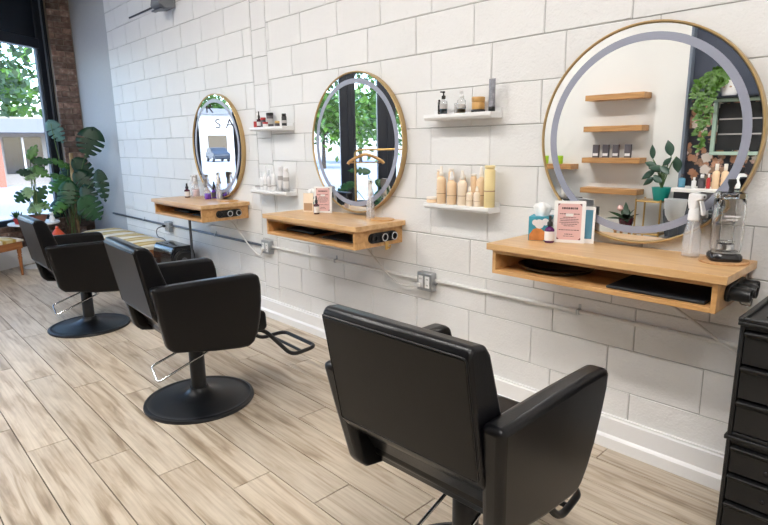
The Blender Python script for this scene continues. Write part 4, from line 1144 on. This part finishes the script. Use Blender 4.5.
# console with a black top under the short shelf
t = thing('console', 'low white console with a black top under the short wooden shelf', 'cabinet', (-3.72, YL, 0))
bm = new(); box(bm, -.5, .34, .022, .35, .0, .70); link('body', bm, 'white_paint', t, bevel=.004)
bm = new(); box(bm, -.52, .36, .022, .37, .70, .745); link('top', bm, 'black_plastic', t, bevel=.004)
bottle('soap_bottle', 'cream bottle standing on the black-topped console', 'bottle', (-3.52, YL + .2, .745), [('bottle_body', 'cream_cap', body(.035, .10, .02, .014, .01)), ('cap', 'label_white', cyl(.012, .13, .17))])
# gold plant stand with rubber plant in teal pot
t = thing('plant_stand', 'two-tier gold metal plant stand against the white wall', 'stand', (-2.42, -3.98, 0))
bm = new()
for x, y in ((-.13, -.12), (.13, -.12), (-.13, .12), (.13, .12)): tube(bm, [(x, y, 0), (x, y, .80)], .010, 8)
for z in (.42, .775):
    for a, c in (((-.13, -.12), (.13, -.12)), ((.13, -.12), (.13, .12)), ((.13, .12), (-.13, .12)), ((-.13, .12), (-.13, -.12))): tube(bm, [(*a, z), (*c, z)], .008, 8)
link('stand_frame', bm, 'brass', t, smooth=60)
for z in (.42, .775):
    bm = new(); box(bm, -.13, .13, -.12, .12, z + .004, z + .012); link('tier', bm, 'brass', t)
PO = (-2.34, -3.98, .787)
t = thing('rubber_plant', 'dark-leaved rubber plant in a teal pot on the gold stand', 'plant', PO)
bm = new(); lathe(bm, [(0, 0), (.07, 0), (.095, .13), (.098, .14), (.088, .14), (.08, .12), (0, .12)], 28); link('pot', bm, 'teal_pot', t, smooth=40)
for c, L, W, d in [((-2.29, -3.97, 1.34), .18, .09, (-.25, 0, .9)), ((-2.46, -3.97, 1.30), .16, .06, (-.1, .05, 1)), ((-2.19, -3.95, 1.17), .17, .09, (.2, .1, -.9)), ((-2.47, -3.92, 1.06), .18, .07, (-.8, .1, -.6)),
                   ((-2.38, -3.9, 1.13), .17, .08, (-.8, .2, .1)), ((-2.29, -3.88, 1.12), .15, .08, (.5, .3, -.3)), ((-2.45, -3.93, 1.17), .14, .07, (-.7, .2, .3)), ((-2.36, -3.9, 1.02), .13, .08, (.5, .2, -.3)), ((-2.46, -3.92, .99), .15, .06, (-.7, .1, -.6)), ((-2.28, -3.9, 1.20), .12, .06, (.6, .1, .6))]:
    base = leaf_at('leaf', c, L, W, d, (.3, .9, .3), 'leaf_rubber', t, PO, notch=0, droop=.15, heart=False)
    bm = new(); tube(bm, smooth_path([(0, 0, .115), Vector((0, 0, .12)).lerp(base, .55) + Vector((0, 0, .05)), base], 5), .006, 6); link('stem', bm, 'stem_green', t, smooth=60)
t = thing('flower_pot', 'small plant with pink flower in a dark red pot on a low wooden block', 'plant', (-2.66, -3.90, .46))
bm = new(); lathe(bm, [(0, 0), (.06, 0), (.085, .12), (.078, .12), (.07, .10), (0, .10)], 24); link('pot', bm, 'wine', t, smooth=40)
bm = new()
for k in range(14):
    a = rr.uniform(0, 2 * PI); e = rr.uniform(.2, 1.3)
    add_leaf(bm, (0, 0, .1), (math.cos(a) * math.cos(e), math.sin(a) * math.cos(e), math.sin(e)), (0, .3, 1), rr.uniform(.14, .24), .06, 0, heart=False)
link('foliage', bm, 'leaf_dark', t, smooth=80)
bm = new(); lathe(bm, [(0, -.03), (.03, -.01), (.035, .015), (.02, .035), (0, .04)], 16, (-.05, .06, .22)); link('flower', bm, 'pink_paper', t, smooth=60)
t = thing('plant_block', 'low oak block table under the pink flower plant', 'stand', (-2.66, -3.90, 0))
bm = new(); box(bm, -.10, .10, -.10, .10, .435, .46); link('top', bm, 'oak_shelf', t, bevel=.002)
for x in (-.08, .08):
    for y in (-.08, .08):
        bm = new(); box(bm, x - .012, x + .012, y - .012, y + .012, 0, .4355); link('leg', bm, 'oak_shelf', t)
# retail counter by the navy wall
t = thing('counter', 'white-topped counter along the floral wall holding salon bottles', 'counter', (-2.18, YN + .012, 0))
bm = new(); box(bm, 0, 3.3, .001, .34, 0, .895); link('body', bm, 'grey_chair', t)
bm = new(); box(bm, -.02, 3.3, .001, .375, .895, .935); link('worktop', bm, 'counter_white', t, bevel=.004)
G = 'salon bottles on the counter'
for x, y, h, r, mt, cp, lab in [(-2.144, .25, .14, .033, 'blue_liquid', 'label_dark', 'dark glass bottle on the counter next to the rubber plant'), (-2.02, .27, .11, .022, 'white_plastic', 'label_white', 'small white bottle, second on the counter from the rubber plant'), (-1.952, .25, .14, .034, 'label_dark', 'white_plastic', 'dark labelled white bottle on the counter'),
                                (-1.885, .27, .15, .018, 'red_paint', 'label_white', 'slim red bottle on the counter'), (-1.825, .25, .25, .034, 'peach', 'cream_cap', 'large peach pump bottle on the counter, nearer the rubber plant'), (-1.745, .25, .25, .034, 'peach', 'cream_cap', 'large peach pump bottle on the counter, nearer the white bottle'),
                                (-1.60, .25, .22, .045, 'white_plastic', 'black_plastic', 'white bottle with a black cap farther along the counter'), (-1.49, .25, .22, .04, 'teal_pot', 'label_white', 'teal bottle at the far end of the counter bottles')]:
    bottle('salon_bottle', lab, 'bottle', (x, YN + y, .935), [('bottle_body', mt, body(r, h * .62, h * .1, r * .4, .004)), ('cap', cp, cyl(r * .5, h * .72 + .004, h))], G)
# mint framed panel
t = thing('framed_chalkboard', 'large mint-framed dark panelled board on the floral wall', 'board', (-1.37, YN + .0125, 1.265))
bm = new(); W_, H_ = 1.25, .565; x0 = -.60
for q in ((x0, x0 + W_, 0, .036), (x0, x0 + W_, H_ - .036, H_), (x0, x0 + .036, .036, H_ - .036), (x0 + W_ - .036, x0 + W_, .036, H_ - .036)): box(bm, q[0], q[1], .0, .05, q[2], q[3])
link('frame', bm, 'mint', t, bevel=.004)
bm = new(); box(bm, x0 + .05, x0 + W_ - .05, .0, .02, .05, H_ - .05); link('panel', bm, 'slate', t)
for z in (.21, .36):
    bm = new(); box(bm, x0 + .06, x0 + W_ - .06, .02, .032, z - .007, z + .007); link('rail', bm, 'label_grey', t)
# pothos in a face pot on a bracket shelf above the board
bm = new(); box(bm, -1.96, -1.40, YN + .0125, YN + .22, 1.832, 1.846)
tag(link('bracket_shelf', bm, 'navy_frame', bevel=.002), 'dark narrow shelf above the mint-framed board carrying a trailing plant', 'shelf')
PO = (-1.83, YN + .115, 1.846)
t = thing('trailing_plant', 'bright green trailing pothos in a white face pot', 'plant', PO)
bm = new(); lathe(bm, [(0, 0), (.062, 0), (.078, .05), (.076, .11), (.066, .15), (.058, .15), (.062, .12), (0, .12)], 32); pt_ = link('pot', bm, 'paper_white', t, smooth=50)
for s in (-.03, .03):
    bm = new(); lathe(bm, [(0, 0), (.011, 0), (.010, .005), (0, .007)], 14, (s, .073, .085), 'y', sy=.7); link('eye', bm, 'print_brown', pt_, smooth=60)
bm = new(); bs = new()
for k in range(11):
    x = -.01 - .025 * k; top = .14; drop = [.0, .03, .06, .16, .40, .62, .66, .50, .34, .24, .12][k]
    x_end = x * .95 - .02
    path = smooth_path([(0, .02, top), (x * .5, .03 - .005 * k, top + .12), (x, .09, top + .02), (x_end, .10, top - drop * .6), (x_end - .02, .10, top - drop)], 6)
    tube(bs, path, .003, 5)
    for q, p in enumerate(path[2:]):
        for e in range(2):
            a = rr.uniform(0, 2 * PI)
            add_leaf(bm, p, (math.cos(a), .5, math.sin(a) * .6 - .35), (rr.uniform(-.3, .3), 1, .4), rr.uniform(.035, .065), .036, 0, droop=.2)
link('foliage', bm, 'ivy_leaf', t, smooth=80); link('vine', bs, 'stem_green', t, smooth=60)
# grey salon chair and pale basin in front of the counter
t = thing('lounge_chair', 'charcoal rounded salon chair in front of the counter', 'chair', (-1.86, -3.50, 0), .0)
bm = new(); lathe(bm, [(0, 0), (.2, 0), (.2, .02), (.03, .04), (.03, .36), (.12, .38), (0, .38)], 28); link('base', bm, 'chrome', t, smooth=40)
bm = new(); box(bm, -.25, .25, -.25, .25, .38, .48); link('seat', bm, 'grey_chair', t, bevel=.04, seg=4)
bm = new()
n = 16; rows = []
for k in range(n + 1):
    a = PI * (.05 + .9 * k / n); rows.append([bm.verts.new((r_ * math.cos(a), -r_ * math.sin(a) + .02, z)) for r_, z in ((.25, .44), (.30, .74), (.26, .76), (.21, .46))])
for a, c in zip(rows, rows[1:]):
    for j in range(4): bm.faces.new((a[j], a[(j + 1) % 4], c[(j + 1) % 4], c[j]))
bm.faces.new(rows[0]); bm.faces.new(rows[-1]); link('backrest', bm, 'grey_chair', t, bevel=.02, seg=3)
t = thing('shampoo_basin', 'pale grey shampoo basin on a post beside the charcoal chair', 'basin', (-1.86, -3.04, 0))
bm = new(); lathe(bm, [(0, 0), (.12, 0), (.12, .02), (.04, .04), (.04, .70), (0, .70)], 24); link('post', bm, 'grey_chair', t, smooth=40)
bm = new(); lathe(bm, [(0, .701), (.05, .701), (.08, .75), (.095, .86), (.097, .90), (.09, .90), (.08, .83), (.05, .77), (0, .76)], 28, sy=.8); link('bowl', bm, 'chair_pale', t, smooth=50)
# clothes rack with hanger
t = thing('clothes_rack', 'slim brass clothes rack near the shop window', 'rack', (-5.08, -2.12, 0), ANG)
bm = new(); tube(bm, rounded([(-.10, 0, .02), (-.10, 0, 1.36), (.70, 0, 1.36), (.70, 0, .02)], .07, 7), .011, 10); link('rail', bm, 'brass', t, smooth=60)
for x in (-.10, .70):
    bm = new(); tube(bm, [(x, -.22, .012), (x, .22, .012)], .012, 10); link('foot', bm, 'brass', t, smooth=60)
t = thing('coat_hanger', 'wooden coat hanger hanging on the brass clothes rack', 'hanger', (-5.08 + .03 * .555, -2.12 - .03 * .832, 1.36), ANG)
bm = new(); hp = smooth_path([(-.215, 0, -.165), (-.19, .0, -.135), (-.10, 0, -.085), (0, 0, -.055), (.10, 0, -.085), (.19, 0, -.135), (.215, 0, -.165)], 5)
tube(bm, hp, .019, 10); link('shoulders', bm, 'hanger_wood', t, smooth=60)
bm = new(); tube(bm, [(-.19, 0, -.15), (.19, 0, -.15)], .006, 8); link('crossbar', bm, 'hanger_wood', t, smooth=60)
bm = new(); tube(bm, smooth_path([(0, 0, -.05), (0, 0, -.034), (0, .017, -.010), (0, .0165, .010), (0, 0, .0185), (0, -.0165, .010), (0, -.017, -.002)], 6), .003, 8); link('hook', bm, 'chrome', t, smooth=60)
# second monstera by the window posts, seen in the middle mirror
SO = (-6.05, -3.30, 0)
t = thing('monstera_plant', 'monstera in a white planter by the window posts, seen in the middle mirror', 'plant', SO)
bm = new(); lathe(bm, [(0, 0), (.14, 0), (.17, .32), (.16, .32), (.15, .28), (0, .28)], 28); link('pot', bm, 'paper_white', t, smooth=40)
for c, L, W, d in [((-5.98, -3.28, .62), .30, .28, (.4, .3, -.5)), ((-6.2, -3.0, 1.05), .28, .12, (-.4, .6, .1)), ((-6.35, -2.85, .80), .26, .14, (-.4, .5, -.3)), ((-6.0, -3.35, .82), .24, .14, (.5, -.3, -.3))]:
    base = leaf_at('leaf', c, L, W, d, (.6, .6, .4), 'leaf_mid', t, SO, notch=5, droop=.2)
    bm = new(); tube(bm, smooth_path([(0, 0, .27), (base / 2) + Vector((0, 0, .16)), base], 6), .006, 6); link('stem', bm, 'stem_green', t, smooth=60)

# lettering on the window glass, readable from the street
def glass_text(s, tt, z, size):
    cu = bpy.data.curves.new('letters', 'FONT'); cu.body = s; cu.size = size; cu.extrude = .0015
    tmp = bpy.data.objects.new('tmp', cu); COL.objects.link(tmp)
    dg = bpy.context.evaluated_depsgraph_get(); me = bpy.data.meshes.new_from_object(tmp.evaluated_get(dg))
    bpy.data.objects.remove(tmp)
    me.materials.clear(); me.materials.append(M('ink'))
    o = bpy.data.objects.new('window_lettering', me); COL.objects.link(o)
    o.matrix_world = Matrix.Translation(P0) @ Matrix.Rotation(ANG, 4, 'Z') @ Matrix.Translation((tt, -.021, z)) @ Matrix.Rotation(PI / 2, 4, 'X')
    return o
tag(glass_text('R', 1.60, 1.90, .19), 'grey letter R on the window glass, upper line of the lettering', 'lettering', 'letters on the window glass')
tag(glass_text('S', 1.72, 1.68, .19), 'grey letter S on the window glass, lower line of the lettering', 'lettering', 'letters on the window glass')
tag(glass_text('A', 1.87, 1.68, .19), 'grey letter A on the window glass, lower line of the lettering', 'lettering', 'letters on the window glass')

# ------------------------------------------------------------------ street outside
GZ = -.16
bm = new(); box(bm, -120, -6, -100, 60, GZ - .2, GZ - .02); struct(link('ground', bm, 'asphalt'))
bm = new()
v = [(-9.1, 3), (-9.1, -.1), (-6.4, -4.5), (-6.4, -60), (-12.5, -60), (-12.5, 3)]
a = [bm.verts.new((x, y, GZ - .019)) for x, y in v]; c = [bm.verts.new((x, y, GZ + .02)) for x, y in v]
bm.faces.new(a); bm.faces.new(c)
for i in range(len(v)): bm.faces.new((a[i], a[(i + 1) % 6], c[(i + 1) % 6], c[i]))
struct(link('sidewalk', bm, 'pavement'))
bm = new(); box(bm, -14.3, -12.5, 1.2, 3.0, GZ - .019, GZ + .04); tag(link('grass_verge', bm, 'grass_green'), 'strip of green grass along the kerb outside', 'grass', kind='stuff')
def shop(label, x, y0, y1, h, wall, cols):
    t = thing('shop_building', label, 'building', (x, 0, GZ - .02))
    bm = new(); box(bm, -8, 0, y0, y1, 0, h); link('walls', bm, wall, t)
    bm = new(); box(bm, 0, 1.6, y0, y1, 2.28, 2.86); link('canopy', bm, 'facade_grey', t)
    n = int((y1 - y0) / 2.6)
    for k in range(n + 1):
        yy = y0 + .15 + (y1 - y0 - .3) * k / n
        bm = new(); box(bm, 1.2, 1.5, yy - .15, yy + .15, 0, 2.28); link('post', bm, cols if k % 2 else 'paper_white', t)
        if k < n:
            bm = new(); box(bm, 0, .05, yy + .5, yy + 2.0, .5, 2.1); w = link('window', bm, 'dark_glass', t)
            bm = new(); box(bm, .05, .08, yy + 1.2, yy + 1.28, .5, 2.1); link('mullion', bm, 'paper_white', w)
    return t
shop('low shop with a grey canopy and red posts across the street', -30, -5.87, 10.6, 3.0, 'facade', 'facade_brick')
t = thing('shop_building', 'pale workshop with an ochre garage door across the street', 'building', (-66, 0, GZ - .02))
bm = new(); box(bm, -8, 0, -70, -16, 0, 6.0); link('walls', bm, 'pavement', t)
bm = new(); box(bm, 0, .1, -33.2, -30.7, 0, 2.9); link('garage_door', bm, 'garage', t)
bm = new(); box(bm, 0, .4, -70, -16, 5.4, 6.1); link('parapet', bm, 'facade_grey', t)
# parked car
t = thing('car', 'blue hatchback car parked in the street outside', 'car', (-55.3, -26.3, GZ - .02), math.radians(194))
prof = [(-2.0, .35), (-2.05, .7), (-1.75, .92), (-1.0, 1.0), (-.45, 1.42), (.9, 1.45), (1.6, 1.0), (2.0, .9), (2.05, .4), (1.9, .28), (-1.9, .28)]
bm = new()
a = [bm.verts.new((x, -.82, z)) for x, z in prof]; c = [bm.verts.new((x, .82, z)) for x, z in prof]
bm.faces.new(a); bm.faces.new(c)
for i in range(len(prof)): bm.faces.new((a[i], a[(i + 1) % len(prof)], c[(i + 1) % len(prof)], c[i]))
link('body', bm, 'car_blue', t, bevel=.06, seg=3)
for sgn in (-1, 1):
    bm = new(); v = [bm.verts.new((x, sgn * .835, z)) for x, z in ((-.85, 1.02), (-.4, 1.36), (.8, 1.38), (1.35, 1.02))]; bm.faces.new(v)
    r = bmesh.ops.extrude_face_region(bm, geom=bm.faces[:]); [setattr(q.co, 'y', sgn * .81) for q in r['geom'] if isinstance(q, bmesh.types.BMVert)]
    link('side_window', bm, 'dark_glass', t)
for x in (-1.25, 1.25):
    for s in (-1, 1):
        bm = new(); lathe(bm, [(0, -.1), (.28, -.1), (.30, -.06), (.30, .06), (.28, .1), (0, .1)], 24, (x, s * .76, .30), 'y'); w = link('wheel', bm, 'rubber', t, smooth=40)
        bm = new(); lathe(bm, [(0, .1), (.17, .1), (.16, .112), (0, .115)], 20, (x, s * .76, .30) if s > 0 else (x, s * .76 - .21, .30), 'y'); link('hubcap', bm, 'chrome', w, smooth=40)
def tree(label, x, y, z, r, hz, nleaf, ls, mat='tree_leaf', trunk=True):
    t = thing('tree', label, 'tree', (x, y, GZ - .02))
    if trunk:
        bm = new(); tube(bm, smooth_path([(0, 0, 0), (.1, .05, z * .35), (0, -.05, z * .8), (.05, 0, z + hz * .3)], 5), .16, 10, r1=.05)
        for k in range(7):
            a = k * 2.4; tube(bm, smooth_path([(0, 0, z * .6), (r * .3 * math.cos(a), r * .3 * math.sin(a), z * .85), (r * .75 * math.cos(a), r * .75 * math.sin(a), z + hz * .2)], 4), .05, 6, r1=.015)
        link('trunk', bm, 'bark', t, smooth=60)
    rq = random.Random(int(abs(x * 10 + y)))
    cl = [(rq.uniform(-.7, .7) * r, rq.uniform(-.7, .7) * r, z + rq.uniform(-.75, .75) * hz, rq.uniform(.25, .45) * r) for _ in range(16)]
    bm = new()
    for k in range(nleaf):
        cx, cy, cz, cr = cl[k % 16]
        p = Vector((cx + rq.gauss(0, cr * .6), cy + rq.gauss(0, cr * .6), max(.1, cz + rq.gauss(0, cr * .5))))
        d = Vector((rq.uniform(-1, 1), rq.uniform(-1, 1), rq.uniform(-1, .4))).normalized(); s = d.cross(Vector((rq.uniform(-1, 1), rq.uniform(-1, 1), 1))).normalized()
        l = ls * rq.uniform(.7, 1.3)
        v = [bm.verts.new(p), bm.verts.new(p + d * l * .5 + s * l * .28), bm.verts.new(p + d * l), bm.verts.new(p + d * l * .5 - s * l * .28)]
        bm.faces.new(v)
    link('foliage', bm, mat, t)
    return t
tree('leafy street tree on the pavement right outside the first window', -14.5, -.75, 4.3, 2.2, 1.7, 3600, .22)
tree('leafy street tree farther along the pavement, seen in the middle mirror', -13.5, -8.85, 5.0, 2.6, 1.5, 2300, .24)
tree('round green tree standing behind the shop canopy', -48, 4.0, 5.2, 5, 3.0, 1800, .8, 'ivy_leaf')
tree('round green tree standing behind the workshop', -84, -38, 7.0, 5, 3.0, 1600, .8, 'ivy_leaf')
tree('small light green tree across the street on the empty stretch', -31, -21.5, 3.4, 3.2, 1.6, 1800, .5, 'ivy_leaf')
tree('wide green tree across the street, farther off than the small one', -38, -31, 4.2, 4.5, 2.2, 1800, .7, 'ivy_leaf')
# shop sign pole seen above the canopy
t = thing('street_sign', 'pale blue sign board on a post in front of the shop canopy', 'sign', (-27.0, -.35, GZ - .02))
bm = new(); tube(bm, [(0, 0, 0), (0, 0, 3.4)], .06, 10); link('post', bm, 'label_grey', t, smooth=60)
bm = new(); box(bm, -.06, .06, -.7, .7, 2.9, 3.5); link('board', bm, 'paper_white', t, bevel=.01)

# ------------------------------------------------------------------ light, sky, camera
w = bpy.data.worlds.new('world'); sc.world = w; w.use_nodes = True
nt = w.node_tree; bg = nt.nodes['Background']
sk = nt.nodes.new('ShaderNodeTexSky'); sk.sky_type = 'NISHITA'; sk.sun_disc = False; sk.sun_elevation = math.radians(48); sk.sun_rotation = math.radians(70)
sk.air_density = 1.0; sk.dust_density = 1.5
nt.links.new(sk.outputs[0], bg.inputs['Color']); bg.inputs['Strength'].default_value = 1.15
su = bpy.data.lights.new('sun', 'SUN'); su.energy = 2.6; su.angle = .01; su.color = (1, .96, .9)
so = bpy.data.objects.new('sun', su); COL.objects.link(so)
so.rotation_euler = Vector((-.62, .20, -.85)).to_track_quat('-Z', 'Y').to_euler()

f, D, H, yaw, pit, rol = 560.76, 2.453, 1.427, math.radians(46.496), math.radians(11.963), math.radians(-.785)
cy, sy, cp, sp = math.cos(yaw), math.sin(yaw), math.cos(pit), math.sin(pit)
F = Vector((-sy * cp, cy * cp, -sp)); Rv = Vector((cy, sy, 0)); U = Rv.cross(F)
R2 = Rv * math.cos(rol) + U * math.sin(rol); U2 = -Rv * math.sin(rol) + U * math.cos(rol)
cam = bpy.data.cameras.new('camera'); cam.sensor_width = 36; cam.lens = f / 768 * 36; cam.clip_start = .02; cam.clip_end = 300
co = bpy.data.objects.new('camera', cam); COL.objects.link(co)
mw = Matrix.Identity(4)
for i in range(3): mw[i][0], mw[i][1], mw[i][2] = R2[i], U2[i], -F[i]
mw[0][3], mw[1][3], mw[2][3] = 0, -D, H
co.matrix_world = mw
sc.camera = co
vs = sc.view_settings
vs.view_transform = 'Standard'; vs.look = 'None'; vs.gamma = 1; vs.exposure = 0.06; vs.use_curve_mapping = False
sc.cycles.max_bounces = 10; sc.cycles.transparent_max_bounces = 12; sc.cycles.transmission_bounces = 8; sc.cycles.glossy_bounces = 5
sc.cycles.caustics_refractive = False; sc.cycles.caustics_reflective = False
sc.cycles.sample_clamp_indirect = 6
